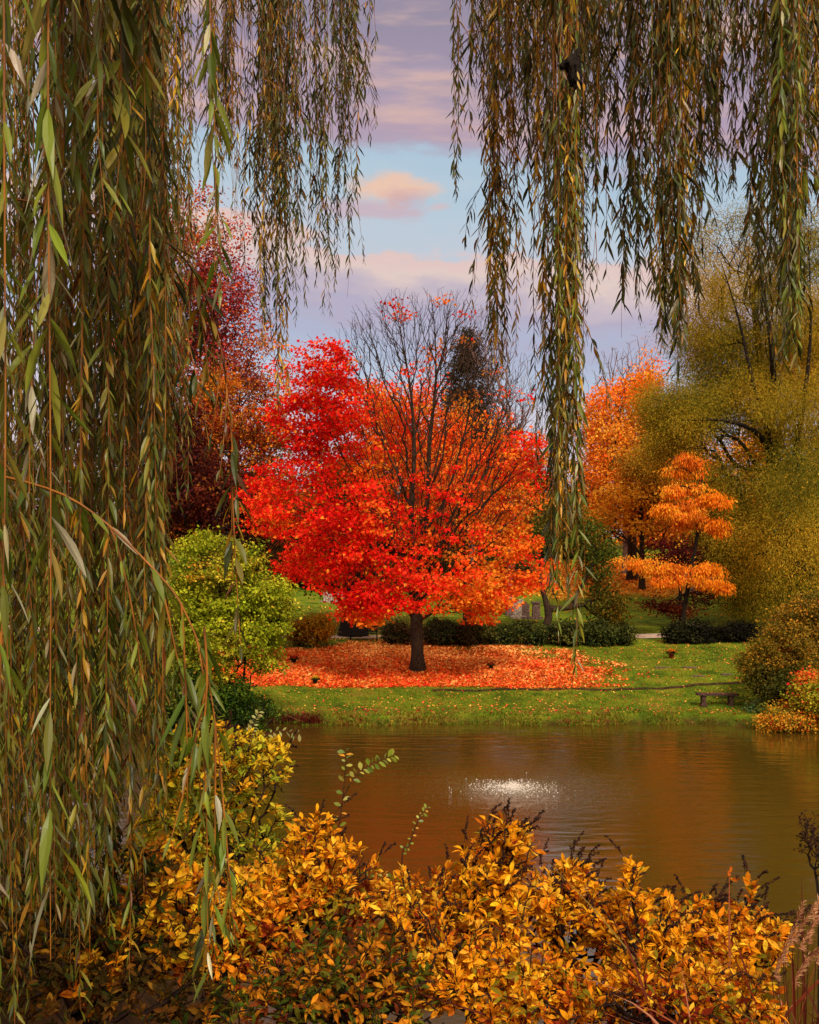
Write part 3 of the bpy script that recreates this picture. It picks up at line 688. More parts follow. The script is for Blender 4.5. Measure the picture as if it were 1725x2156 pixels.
tree('shade_foliage', 'dark foliage added for the shade behind the trunks of the olive willow', 'tree', 72, [(1680, 1310), (1680, 1270), (1682, 1180)], .4, [(1680, 1150, 75, 130, 1, 3), (1620, 1200, 60, 90, 1, 2.5), (1720, 1050, 60, 120, 1, 3)], 420, 16000, .24,
     [((26, 24, 10), 2), ((44, 36, 14), 2), ((66, 50, 18), 1)], rc=.8, bark='bark_black', tip=.014, gap=.3, step=1, group=GRP)  # near-black leaves added to stand for the shade behind the willow trunks
tree('lime_tree', 'lime green leafy shrub tree leaning over the left end of the pond', 'tree', 36.5,
     [(475, 1490), (480, 1440), (478, 1380), (470, 1300), (462, 1220)], .11, [(455, 1200, 95, 75, 0, 2), (400, 1250, 65, 110, 0, 2), (540, 1270, 75, 65, 0, 1.8), (480, 1310, 130, 80, -.6, 2), (570, 1320, 48, 40, 0, 1.4), (420, 1150, 42, 40, 0, 1.2), (510, 1170, 42, 50, 0, 1.2), (575, 1240, 36, 30, 0, 1.2), (370, 1350, 50, 80, 0, 1.5), (430, 1400, 100, 60, -.5, 1.6), (530, 1390, 60, 50, 0, 1.2), (360, 1250, 40, 70, 0, 1.3), (600, 1290, 34, 28, 0, 1)], 1150, 38000, .125, LIME,
     bf=.4, rc=.27, flat=.45, bark='bark_black', tip=.007, gap=.50, step=.45, group='plants on the far shore', gscale=1.3, zs=1.6, up=1.1, cscale=.8, jit=.18,
     stems=[[(505, 1400), (520, 1350), (540, 1290)], [(455, 1480), (440, 1400), (410, 1320)]])
tree('dark_shrub', 'dark green dense shrub under the lime green tree at the waterline', 'shrub', 35.6,
     [(400, 1530), (402, 1500), (405, 1460)], .06, [(400, 1450, 75, 62, 0, 1.5), (350, 1490, 50, 50, 0, 1.2), (470, 1470, 60, 55, 0, 1.2), (540, 1500, 45, 36, .3, 1), (430, 1510, 80, 26, 0, 1)], 700, 24000, .11,
     [((50, 78, 18), 2), ((72, 98, 22), 2), ((36, 54, 16), 1.6), ((104, 118, 28), 1)], rc=.24, flat=.6, bark='bark_black', tip=.006, gap=.38, step=.4, group='plants on the far shore', parts=('stems', 'foliage'), jit=.2,
     stems=[[(470, 1530), (475, 1490)], [(350, 1535), (350, 1500)], [(535, 1528), (540, 1505)]])

# shrubs of the right bank
BK = 'shrubs on the right bank'
def shrub(name, label, px, py, rx, ry, d, rd, pal, leaves, ls=.10, rc=.26, group=BK, natt=320, extra=(), tpl=DIAMOND, gap=.47, **kw):
    top = py - ry * .3; bot = py + ry + 4
    return tree(name, label, 'shrub', d, [(px, bot), (px, py + ry * .5), (px, py)], .05, [(px, py, rx, ry, 0, rd)] + list(extra), natt, leaves, ls, pal, rc=rc, flat=.55, bark='bark_black', tip=.006,
                gap=gap, step=.35, gscale=1.5, group=group, parts=('stems', 'foliage'), tpl=tpl, shell=2.6, hmin=.06, clear=.1,
                stems=[[(px - rx * .4, bot), (px - rx * .5, py)], [(px + rx * .4, bot), (px + rx * .5, py)]], **kw)
MIX1 = [((112, 96, 24), 2), ((150, 116, 30), 2), ((180, 130, 34), 1.4), ((84, 80, 22), 1.4), ((184, 66, 26), .22)]
MIX2 = [((206, 140, 32), 2), ((224, 164, 48), 1.6), ((140, 130, 34), 1.6), ((196, 62, 26), .5), ((96, 100, 28), 1.2)]
shrub('autumn_shrub', 'broad olive and amber shrub with a red patch below the big willow', 1668, 1355, 78, 80, 39.5, 2, MIX1, 24000, natt=700, extra=[(1610, 1400, 50, 55, 0, 1.4), (1710, 1300, 60, 50, 0, 1.6)])
shrub('dull_shrub', 'dull olive shrub sagging onto the lawn beside the stone bench', 1640, 1440, 55, 50, 38.8, 1.3, [((70, 72, 20), 2), ((96, 90, 26), 2), ((48, 52, 18), 1.6), ((130, 104, 30), .7)], 13000, natt=420)
shrub('yellow_shrub', 'yellow and orange shrub trailing into the water at the right bank', 1672, 1512, 68, 30, 36.4, 1.0, MIX2, 13000, natt=420, extra=[(1625, 1528, 28, 16, 0, .6)])
shrub('red_shrub', 'yellow green shrub tipped with scarlet leaves at the right edge of the pond', 1716, 1460, 40, 48, 36.2, 1.0, [((176, 164, 40), 2), ((130, 140, 34), 1.6), ((206, 34, 30), .6), ((220, 110, 36), .8)], 9000, natt=320)
shrub('low_plant', 'low pale green leafy plant beside the stone bench', 1600, 1496, 24, 9, 38.9, .5, [((84, 110, 60), 2), ((58, 84, 40), 2), ((110, 80, 50), .6)], 2600, ls=.12, natt=90)

HG = 'hedge shrubs by the path'
HEDGE = [((50, 62, 24), 2), ((74, 82, 30), 2), ((110, 108, 46), 1.2), ((36, 36, 16), 1.4)]
for lab, px, py, rx, ry, pal in (
    ('bronze green hedge shrub immediately left of the maple trunk', 838, 1332, 30, 22, [((66, 66, 30), 2), ((46, 44, 20), 2), ((86, 60, 36), 1)]),
    ('grey green hedge shrub immediately right of the maple trunk', 925, 1330, 34, 27, [((62, 70, 34), 2), ((44, 46, 22), 2), ((96, 70, 46), 1)]),
    ('thin reddish hedge shrub, second one right of the maple trunk', 985, 1334, 32, 24, [((70, 58, 30), 2), ((48, 42, 20), 2), ((104, 54, 36), 1)]),
    ('dark glossy hedge shrub, third one right of the maple trunk', 1045, 1334, 38, 26, HEDGE),
    ('dense dark green hedge shrub left of the crooked trunk', 1108, 1334, 44, 27, HEDGE),
    ('dense dark green hedge shrub right of the crooked trunk', 1190, 1336, 44, 26, HEDGE),
    ('dark hedge shrub ending the row beside the small evergreen', 1262, 1334, 40, 30, HEDGE),
    ('small loose sprig of a shrub at the right end of the hedge', 1311, 1334, 17, 22, HEDGE),
    ('round dark shrub at the foot of the golden larch', 1450, 1336, 50, 31, [((38, 40, 18), 2), ((56, 56, 26), 1.6), ((24, 22, 12), 1.6)]),
    ('round dark shrub between the larch shrub and the right bank shrubs', 1550, 1338, 48, 30, [((34, 36, 16), 2), ((50, 44, 20), 1.6), ((22, 18, 10), 2)])):
    shrub('hedge_shrub', lab, px, py, rx, ry, 55.6, 1.1, pal, int(rx * ry * 5.5), ls=.14, rc=.25, group=HG, natt=int(60 + rx * ry * .16), gap=.44)
shrub('golden_shrub', 'loose golden brown shrub on the lawn left of the dark oak trunk', 668, 1322, 34, 30, 55, 1, [((176, 136, 30), 2), ((146, 112, 26), 2), ((200, 148, 36), 1.2)], 5200, ls=.13, natt=200, group='small golden shrubs')
shrub('golden_shrub', 'sparse golden shrub with thin stems beside the lime green tree', 630, 1330, 22, 24, 55, .8, [((140, 104, 24), 2), ((112, 84, 22), 2), ((168, 60, 24), .6)], 2200, ls=.13, natt=120, group='small golden shrubs')

# far wood on the hill, one tree at a time
FW = 'far trees on the hill'
for i, (px, top, rx, d, pal, lab) in enumerate((
    (60, 930, 150, 120, DARK, 'far dark green tree deepest behind the left willow curtain'), (230, 900, 130, 112, MAROON, 'far maroon tree behind the left willow curtain'), (370, 980, 110, 118, GOLDRED, 'far rust tree behind the maroon crown'),
    (560, 1010, 110, 110, DARK, 'far dark tree left of the scarlet maple'), (700, 960, 110, 116, GOLDRED, 'far brown gold tree hidden behind the scarlet maple'), (860, 900, 120, 112, DARK, 'far dark green tree seen between the bare maple branches'),
    (985, 930, 80, 114, GOLDRED, 'far bronze tree behind the conifer and the orange maple'), (1120, 960, 80, 118, GOLDRED, 'far rust tree right of the scarlet maple'), (1215, 1030, 80, 110, DARK, 'far dark tree behind the small evergreen'), (1440, 940, 100, 116, ORANGE, 'far orange tree behind the larch'),
    (1570, 900, 120, 112, GOLD, 'far gold tree behind the olive willow'), (1720, 880, 120, 118, DARK, 'far dark tree at the right edge behind the olive willow'))):
    bot = 1200
    cy = (top + bot) / 2
    tree('hill_tree', lab, 'tree', d, [(px, 1185), (px, 1130), (px, cy)], .4, [(px, cy + 20, rx, (bot - top) / 2, 0, 5), (px - rx * .3, cy + 60, rx, (bot - top) / 2.6, 2, 5), (px + rx * .2, top + 40, rx * .5, 50, 0, 4)], 420, 13000, .42, pal, rc=1.5, bark='bark_black', tip=.03,
         gap=.4, step=2, group=FW, jit=.2)
for px, lab, pal in ((1040, 'dark low thicket shrub behind the three close headstones', DARK), (800, 'dark low thicket shrub right behind the dark oak', GOLDRED), (560, 'dark low thicket shrub on the rise behind the lime green tree', DARK), (655, 'dark low thicket shrub in the shade left of the granite headstone', DARK), (930, 'dark low thicket shrub behind the maple trunk', DARK)):
    tree('thicket_shrub', lab, 'shrub', 86, [(px, 1240), (px, 1215)], .1, [(px, 1205, 85, 32, 0, 3)], 220, 9000, .3, pal, rc=.8, bark='bark_black', tip=.02, gap=.25, step=1, group='thicket shrubs on the rise', parts=('stems', 'foliage'))
# ------------------------------------------------------------------ small things on the far bank
def boxv(acc, c, s, rot=0, C=None, taper=1.0, m=0, bev=.08):
    """bevelled block: centre of base c, size s, narrowed upwards by taper"""
    w, d, h = s; b = min(w, d, h) * bev
    prof = [(0, 0), (0, 0)]; rows = []
    def ring(f, ww, dd, z):
        x, y = ww / 2, dd / 2
        q = np.array([[-x + f, -y, z], [x - f, -y, z], [x, -y + f, z], [x, y - f, z], [x - f, y, z], [-x + f, y, z], [-x, y - f, z], [-x, -y + f, z]])
        return q
    wt, dt = w * taper, d * taper
    V = np.concatenate([ring(b, w, d, 0), ring(b, wt, dt, h - b), ring(b, wt - 2 * b, dt - 2 * b, h)])
    cs, sn = math.cos(rot), math.sin(rot)
    V = V @ np.array([[cs, sn, 0], [-sn, cs, 0], [0, 0, 1]]) + np.asarray(c)
    i = np.arange(8); j = (i + 1) % 8
    acc.add(V, np.concatenate([np.stack([i, j, j + 8, i + 8], 1), np.stack([i, j, j + 8, i + 8], 1) + 8]), C, m)
    acc.add(V, np.array([[16, 17, 18, 19, 20, 21, 22, 23]]), C, m)

def prism(acc, prof, depth, c, rot=0, m=0):
    """outline in x-z extruded along y"""
    prof = np.asarray(prof, float); n = len(prof)
    V = np.concatenate([np.stack([prof[:, 0], np.full(n, -depth / 2), prof[:, 1]], 1), np.stack([prof[:, 0], np.full(n, depth / 2), prof[:, 1]], 1)])
    cs, sn = math.cos(rot), math.sin(rot)
    V = V @ np.array([[cs, sn, 0], [-sn, cs, 0], [0, 0, 1]]) + np.asarray(c)
    i = np.arange(n); j = (i + 1) % n
    acc.add(V, np.stack([i, j, j + n, i + n], 1), None, m)
    acc.add(V, np.array([np.arange(n)[::-1]]), None, m); acc.add(V, np.array([np.arange(n) + n]), None, m)

def ground_pt(px, py):
    """where the sight line through a reference pixel meets the ground"""
    d = np.linspace(36.5, 140, 6000); x = (px - CX) * d / F; z = EYE - (py - HY) * d / F
    k = np.argmax(gz(x, d) >= z); return np.array([x[k], d[k], float(gz(x[k], d[k]))])

HS = 'headstones on the slope'
def headstone(label, px, py, w, h, style, dark=False, rot=0.0, name='headstone'):
    p = ground_pt(px, py); sc = p[1] / F; w *= sc; h *= sc
    t = thing(name, label, 'headstone', p, HS); m = M['stone_dark'] if dark else M['stone']
    a = Acc(); boxv(a, p - [0, 0, .1], (w * 1.35, .55, .1 + h * .14), rot); a.build('base', m, t, p)
    a = Acc(); z0 = p + [0, 0, h * .14 - .004]; hh = h * .86
    if style == 'block': boxv(a, z0, (w, .4, hh), rot)
    elif style == 'round':
        an = np.linspace(0, np.pi, 11); pr = [(-w / 2, 0), (w / 2, 0)] + [(w / 2 * math.cos(q), hh - w * .28 + w * .28 * math.sin(q)) for q in an]
        prism(a, pr, .22, z0, rot)
    elif style == 'point':
        prism(a, [(-w / 2, 0), (w / 2, 0), (w * .45, hh * .8), (w * .5, hh * .82), (0, hh), (-w * .5, hh * .82), (-w * .45, hh * .8)], w * .7, z0, rot)
    elif style == 'pillar':
        boxv(a, z0, (w * .86, w * .7, hh * .86), rot, taper=.86); boxv(a, z0 + [0, 0, hh * .857], (w, w * .8, hh * .14), rot)
    a.build('tablet', m, t, p)
headstone('wide pale granite headstone on a rough plinth left of the maple', 703, 1268, 44, 22, 'block')
headstone('leaning dark headstone higher on the slope right of the maple', 1066, 1278, 24, 30, 'pillar', True)
headstone('tallest square headstone, left of the three close together behind the hedge', 1090, 1302, 24, 40, 'block', False, .15)
headstone('slim pointed headstone, middle of the three behind the hedge', 1106, 1303, 17, 36, 'point', True, .1)
headstone('dark tapered headstone, right of the three behind the hedge', 1129, 1304, 20, 38, 'pillar', True)
headstone('pale pillar headstone half hidden by the long willow strand', 1168, 1228, 16, 26, 'pillar')
headstone('grey headstone in the gold leaves beside the dark evergreen', 1383, 1174 + 48, 18, 26, 'round', True)
headstone('broad mossy headstone in the gold leaves under the upper larch branch', 1417, 1222, 22, 27, 'block', True)
headstone('mossy headstone right of the broad one under the larch', 1449, 1222, 18, 24, 'round', True)
headstone('rounded pale headstone on the grass under the larch', 1459, 1250, 28, 16, 'round')
headstone('pointed grey headstone left of the larch trunk', 1497, 1240, 20, 24, 'point')
headstone('short pale headstone on a plinth against the larch trunk', 1536, 1252, 18, 18, 'block')
headstone('thin white headstone just right of the larch trunk', 1582, 1252, 14, 17, 'round')
headstone('squat pale headstone below the drooping larch tip', 1621, 1262, 22, 20, 'block')
FM = 'flat grave markers in the lawn'
for lab, px, py, w, dd in (('flat pale marker in the grass left of the dark oak trunk', 697, 1304, 24, .5), ('flat marker near the oak trunk among yellow leaves', 690, 1335, 20, .5), ('long flat pinkish marker behind the hedge by the crooked trunk', 1205, 1318, 46, .8), ('flat marker among red leaves at the right end of the leaf carpet', 1396, 1406, 40, .5),
                           ('flat marker nearest the orange flower pot on the green lawn', 1452, 1406, 34, .5), ('narrow flat marker on the open lawn above the stone bench', 1470, 1424, 30, .45), ('short flat marker on the open lawn, right of the narrow one', 1530, 1420, 26, .45)):
    p = ground_pt(px, py); a = Acc(); boxv(a, p - [0, 0, .06], (w * .85 * p[1] / F, dd * .6, .10)); o = a.build('flat_marker', M['stone_dark'], None, p); tag(o, lab, 'grave marker', FM)

def stone_bench():
    p = at(1510, 1488, 40.2); p[2] = float(gz(p[0], p[1])); t = thing('stone_bench', 'plain stone bench on two curved legs on the lawn by the water', 'bench', p)
    sc = 40.2 / F; rot = -.10
    a = Acc(); boxv(a, p + [0, 0, .40], (1.62, .46, .095), rot, bev=.1); a.build('seat', M['bench_stone'], t, p)
    for sx in (-.54, .54):
        pr = [(-.14, -.05), (.15, -.05), (.16, .03), (.11, .12), (.09, .22), (.11, .32), (.16, .398), (-.16, .398), (-.12, .32), (-.12, .22), (-.10, .12), (-.14, .03)]
        a = Acc(); prism(a, np.array(pr) * [.75, 1], .36, p + [sx * math.cos(rot), -sx * math.sin(rot) * -1, 0], rot); a.build('leg', M['bench_stone'], t, p)
    a = Acc(); n = 40; q = p + np.stack([rng.uniform(-.78, .78, n), rng.uniform(-.2, .2, n), np.full(n, .50)], 1)
    q[:, 1] += (q[:, 0] - p[0]) * math.tan(rot)
    scatter(a, MAPLE, q, np.concatenate([rng.normal(size=(n, 2)), np.zeros((n, 1))], 1), np.array([[0, 0, 1.]]) + rng.normal(0, .15, (n, 3)), rng.uniform(.05, .09, n), pick(n, [((190, 120, 50), 1), ((150, 90, 40), 1)]))
    tag(a.build('bench_leaves', M['litter']), kind='stuff')
stone_bench()

def park_bench():
    p = ground_pt(766, 1349); t = thing('park_bench', 'black iron park bench with arched arms under the dark oak', 'bench', p)
    def bar(a, pts, r=.03): polytube(a, smooth_line(np.array(pts) + p, 12), r, k=6)
    for k in range(4):
        a = Acc(); boxv(a, p + [0, -.22 + k * .13, .40], (1.5, .1, .035)); a.build('slat', M['iron'], t, p)
    a = Acc()
    for k in range(3): boxv(a, p + [0, .27, .5 + k * .13], (1.5, .03, .09))
    a.build('backrest', M['iron'], t, p)
    for sx in (-.76, .76):
        a = Acc(); bar(a, [(sx, -.26, -.03), (sx, -.28, .35), (sx, -.22, .58), (sx, 0, .66), (sx, .2, .6), (sx, .28, .35), (sx, .30, -.03)]); bar(a, [(sx, .27, .3), (sx, .28, .6), (sx, .33, .88)])
        bar(a, [(sx, -.28, .385), (sx, 0, .38), (sx, .28, .385)]); a.build('arm', M['iron'], t, p)
park_bench()

def flower_pot(label, px, py, s, pot, pal, green):
    p = ground_pt(px, py); t = thing('flower_pot', label, 'flower pot', p, 'flower pots on the lawn')
    a = Acc(); an = np.arange(14) * 2 * np.pi / 14; rows = []
    for r, z in ((.09, -.02), (.13, .2), (.15, .2), (.15, .245), (.13, .245), (.125, .21), (0.01, .21)): rows.append(np.stack([r * np.cos(an), r * np.sin(an), np.full(14, z)], 1) * s + p)
    V = np.concatenate(rows); i = np.arange(14); j = (i + 1) % 14; q = np.stack([i, j, j + 14, i + 14], 1)
    a.add(V, np.concatenate([q + 14 * k for k in range(6)])); a.build('pot', M[pot], t, p, smooth=True)
    n = 260; v = nrm(rng.normal(size=(n, 3))) * rng.random((n, 1)) ** .4; v[:, 2] = np.abs(v[:, 2])
    c = p + [0, 0, .24 * s] + v * np.array([.24, .24, .16]) * s
    a = Acc(); scatter(a, DIAMOND, c, nrm(v + rng.normal(0, .5, (n, 3))), nrm(v + rng.normal(0, .4, (n, 3))), rng.uniform(.05, .09, n) * s, pick(n, green)); a.build('leaves', M['far_leaf'], t, p)
    c = p + [0, 0, .27 * s] + v * np.array([.27, .27, .2]) * s; k = v[:, 2] > .3
    a = Acc(); scatter(a, DIAMOND, c[k], nrm(rng.normal(size=(k.sum(), 3))), nrm(v[k]), rng.uniform(.05, .08, k.sum()) * s, pick(k.sum(), pal)); a.build('flowers', M['far_leaf'], t, p)
GR = [((40, 62, 18), 1), ((26, 40, 14), 1)]
flower_pot('orange mum in a red pot on the green lawn right of the leaf carpet', 1414, 1386, 1.0, 'pot', [((226, 130, 24), 1), ((206, 104, 20), 1)], GR)
flower_pot('red flowers in a dark pot at the left end of the leaf carpet', 619, 1398, .95, 'pot_dark', [((190, 24, 18), 1), ((214, 90, 60), .5)], GR)
flower_pot('yellow flowers in a black pot low on the leaf carpet, near the pond', 664, 1440, .8, 'pot_dark', [((226, 180, 30), 1)], GR)
flower_pot('small dark pot with a few red blooms right of the maple trunk', 1034, 1410, .8, 'pot_dark', [((190, 40, 24), 1), ((60, 60, 20), 1)], GR)

# ------------------------------------------------------------------ leaf litter and grass (uncountable)
def lay(acc, x, y, size, pal, tpl=MAPLE, tilt=.35, lift=.015, ids=None):
    n = len(x); p = np.stack([x, y, gz(x, y) + lift + rng.random(n) * .03], 1)
    d = np.concatenate([rng.normal(size=(n, 2)), rng.normal(0, .25, (n, 1))], 1)
    scatter(acc, tpl, p, d, nrm(np.array([[0, 0, 1.]]) + rng.normal(0, tilt, (n, 3))), rng.uniform(.7, 1.25, n) * size, pick(n, pal, .16, ids))
def litter():
    a = Acc(); n = 130000
    x = rng.uniform(-13, 14, n); y = rng.uniform(42, 57, n); w = litter_weight(x, y)
    k = rng.random(n) < w; x, y = x[k], y[k]
    pal = [((222, 38, 22), 2), ((236, 78, 32), 2.2), ((236, 112, 44), 2.2), ((214, 108, 32), 1.6), ((166, 66, 20), 1.2), ((240, 168, 90), .5)]
    v = vnoise(np.stack([x * .5, y * .5, 0 * x], -1)) * .35 + np.clip((y - 43) / 11, 0, 1) * .5 + .20 + rng.normal(0, .26, len(x))
    ids = np.clip((v * 6).astype(int), 0, 5)
    lay(a, x, y, .135, pal, ids=ids, tilt=.85)
    # loose leaves over the rest of the lawn
    n = 9000; x = rng.uniform(-14, 20, n); y = rng.uniform(38.2, 58, n); k = (y > shore(x) + .4) & (rng.random(n) < np.clip(.38 + .62 * np.exp(-((x - 2) / 9) ** 2), 0, 1)); x, y = x[k], y[k]
    lay(a, x, y, .10, [((222, 140, 56), 2), ((226, 90, 50), 1.6), ((214, 168, 70), 2), ((190, 60, 44), 1)])
    n = 7000; x = rng.uniform(-12, 6, n); y = rng.uniform(57, 76, n); k = rng.random(n) < np.exp(-((x + 3.5) / 3.5) ** 2) + .12
    lay(a, x[k], y[k], .13, [((226, 176, 60), 2), ((214, 146, 44), 2), ((236, 200, 100), 1)])
    n = 34000; x = rng.uniform(5, 36, n); y = rng.uniform(66, 116, n); k = rng.random(n) < hill_weight(x, y) * .9 + .05
    lay(a, x[k], y[k], .26, [((236, 150, 36), 2.4), ((226, 122, 30), 2), ((240, 176, 60), 1.6), ((190, 100, 30), 1)], tilt=.5)
    tag(a.build('fallen_leaves', M['litter']), kind='stuff')
    # grass tufts
    a = Acc(); n = 75000; x = rng.uniform(-13, 17, n); y = 38.1 + rng.random(n) ** 1.3 * 16; k = (y > shore(x) + .2) & (rng.random(n) < 1 - .85 * litter_weight(x, y)); x, y = x[k], y[k]; n = len(x)
    p = np.stack([x, y, gz(x, y) - .01], 1); v = vnoise(np.stack([x * .9, y * .9, 0 * x], -1))
    pal = [((56, 78, 10), 2), ((82, 106, 16), 2), ((106, 116, 24), 1.4), ((124, 106, 38), .8)]
    d = np.concatenate([rng.normal(0, .5, (n, 2)), np.ones((n, 1))], 1)
    scatter(a, NARROW, p, d, rng.normal(size=(n, 3)), rng.uniform(.05, .10, n), pick(n, pal, .2, np.clip((v * 4 + rng.normal(0, .7, n)).astype(int), 0, 3)))
    tag(a.build('grass', M['blade']), kind='stuff')
    # ragged fringe along the water
    a = Acc(); n = 11000; x = rng.uniform(-13, 17, n); y = shore(x) + np.abs(rng.normal(0, .28, n)) - .1
    v = vnoise(np.stack([x * .9, 0 * x, 0 * x + 3], -1)); p = np.stack([x, y, np.maximum(gz(x, y), -.02) - .02], 1)
    left = np.clip((-3.0 - x) / 2.2, 0, 1)
    h = rng.uniform(.07, .20, n) * (.35 + 1.1 * v) * (1 + left * .9)
    ids = np.where(rng.random(n) < left * .85, rng.integers(4, 6, n), np.clip((v * 4 + rng.normal(0, .8, n)).astype(int), 0, 3))
    d = np.concatenate([rng.normal(0, .55, (n, 1)), rng.normal(-.3, .4, (n, 1)), np.ones((n, 1))], 1)
    scatter(a, NARROW, p, d, rng.normal(size=(n, 3)), h, pick(n, [((88, 116, 22), 2), ((112, 126, 30), 2), ((142, 128, 42), 1.5), ((136, 90, 36), 1), ((92, 32, 22), 1), ((64, 26, 18), 1)], .2, ids))
    n = 320; x = rng.uniform(-12, 15, n); y = shore(x) + rng.uniform(-.05, 1.6, n); lay(a, x, y, .11, [((176, 44, 40), 2), ((206, 110, 60), 2), ((190, 150, 60), 1), ((120, 40, 36), 1)], tilt=.7, lift=.05)
    tag(a.build('grass_fringe', M['blade']), kind='stuff')
litter()
TF = 'tufts along the far waterline'
def tuft(label, px, d, h, w, pal, n=90, name='grass_tuft'):
    x0 = (px - CX) * d / F; p = np.array([x0, float(shore(x0)) + .12, 0.05]); a = Acc()
    pos = p + rng.normal(0, 1, (n, 3)) * [w * .35, .1, 0]; dd = nrm(np.stack([rng.normal(0, .55, n), rng.normal(-.15, .4, n), np.ones(n)], 1))
    blades(a, pos, dd, rng.normal(size=(n, 3)), h * rng.uniform(.5, 1.1, n), np.full(n, .012), BLADE, np.stack([rng.normal(0, .2, n), rng.normal(0, .15, n), -rng.uniform(.1, .5, n)], 1), pick(n, pal))
    o = a.build(name, M['blade'], None, p); tag(o, label, 'grass tuft', TF)
tuft('bright green grass tuft at the waterline in front of the maple trunk', 1108, 38, .55, .5, [((120, 138, 36), 1), ((160, 150, 50), 1)])
tuft('green iris like tuft at the waterline left of the maple', 735, 38, .5, .6, [((96, 116, 30), 1), ((130, 136, 44), 1)])
tuft('tall dry reddish tussock at the waterline near the dark shrub', 655, 38, .75, .6, [((110, 40, 26), 1), ((80, 30, 20), 1)], 160)
tuft('broad dry brown tussock at the waterline beside the lime tree', 608, 38, .6, .9, [((84, 30, 22), 1), ((64, 26, 18), 1), ((110, 60, 30), .5)], 180)

for lab, px, h, w, pal in (('short olive grass tuft at the waterline under the left end of the leaf carpet', 800, .32, .5, [((96, 110, 30), 1), ((126, 116, 40), 1)]), ('straw coloured grass tuft at the waterline right of the maple trunk', 948, .36, .45, [((150, 128, 50), 1), ((120, 112, 36), 1)]),
                           ('small rusty grass tuft at the waterline below the long hanging strand', 1195, .34, .5, [((130, 80, 36), 1), ((110, 104, 34), 1)]), ('yellow green grass tuft at the waterline midway to the stone bench', 1310, .38, .4, [((140, 136, 44), 1), ((104, 118, 32), 1)]),
                           ('brownish grass tuft at the waterline directly below the stone bench', 1500, .34, .55, [((120, 96, 40), 1), ((96, 104, 30), 1)])):
    tuft(lab, px, 38, h, w, pal, 80)

def fountain():
    p = np.array([FX, FY, 0.]); t = thing('bubbling_fountain', 'low white bubbling jet spreading foam rings on the brown pond', 'fountain', p)
    a = Acc(); n = 4600; r = np.abs(rng.normal(0, .95, n)); k = rng.random(n) < .45; r[k] = np.abs(rng.normal(0, 1.75, k.sum())); an = rng.uniform(0, 2 * np.pi, n)
    c = p + np.stack([r * np.cos(an), r * np.sin(an), .006 + .05 * np.exp(-(r / .5) ** 2) * rng.random(n)], 1)
    tpl = (np.array([[-.5, -.25, 0], [.5, -.2, 0], [.45, .25, .0], [0, .1, .12], [-.45, .3, 0]]), np.array([[0, 1, 3], [1, 2, 3], [2, 4, 3], [4, 0, 3]]))
    s = rng.uniform(.5, 1.3, n) * (.015 + .009 * np.exp(-(r / .9) ** 2)) * np.where(r > 1.3, .7, 1)
    dd = np.stack([-np.sin(an), np.cos(an), np.zeros(n)], 1); scatter(a, tpl, c, np.cross(dd, [0, 0, 1.]), np.tile([0, 0, 1.], (n, 1)), s, np.ones((n, 3)))
    a.build('foam', M['foam'], t, p)
    a = Acc(); n = 600; r = np.abs(rng.normal(0, .6, n)); an = rng.uniform(0, 2 * np.pi, n); h = np.abs(rng.normal(0, .07, n)) * np.exp(-(r / .9) ** 2) + .01
    oc = (np.array([[1, 0, 0], [-1, 0, 0], [0, 1, 0], [0, -1, 0], [0, 0, 1.3], [0, 0, -1.]]), np.array([[0, 2, 4], [2, 1, 4], [1, 3, 4], [3, 0, 4], [2, 0, 5], [1, 2, 5], [3, 1, 5], [0, 3, 5]]))
    scatter(a, oc, p + np.stack([r * np.cos(an), r * np.sin(an), h], 1), np.tile([0, 1., 0], (n, 1)), np.tile([0, 0, 1.], (n, 1)), rng.uniform(.006, .016, n), np.ones((n, 3)))
    a.build('droplets', M['foam'], t, p)
fountain()
# ------------------------------------------------------------------ weeping willow hanging over the camera
WGREEN = [((82, 90, 18), 2), ((108, 114, 26), 2.4), ((122, 116, 34), 1.6), ((54, 60, 15), 1.4), ((140, 134, 98), .7), ((164, 116, 26), .5)]
WFRONT = [((100, 112, 30), 2.4), ((120, 128, 38), 2), ((76, 90, 22), 1.6), ((164, 158, 124), .9), ((136, 130, 54), 1)]
WGOLD = [((190, 144, 32), 2.4), ((160, 116, 26), 2), ((206, 164, 48), 1), ((112, 74, 20), 1), ((92, 90, 26), 1.2)]
WMIX = [((80, 86, 22), 2), ((110, 106, 30), 2), ((150, 120, 32), 1.2), ((180, 136, 34), .7), ((54, 56, 18), 1.4), ((96, 52, 18), .6)]
WBACK = [((62, 70, 18), 2), ((84, 88, 22), 2), ((108, 98, 26), 1.4), ((42, 42, 14), 1), ((150, 106, 24), .6)]
wbase = np.array([-6.2, -4.6, 0.]); wbase[2] = float(gz(wbase[0], wbase[1]))
willow = thing('weeping_willow', 'weeping willow whose long leafy strands hang in front of the pond and frame the view', 'tree', wbase)
tops = []

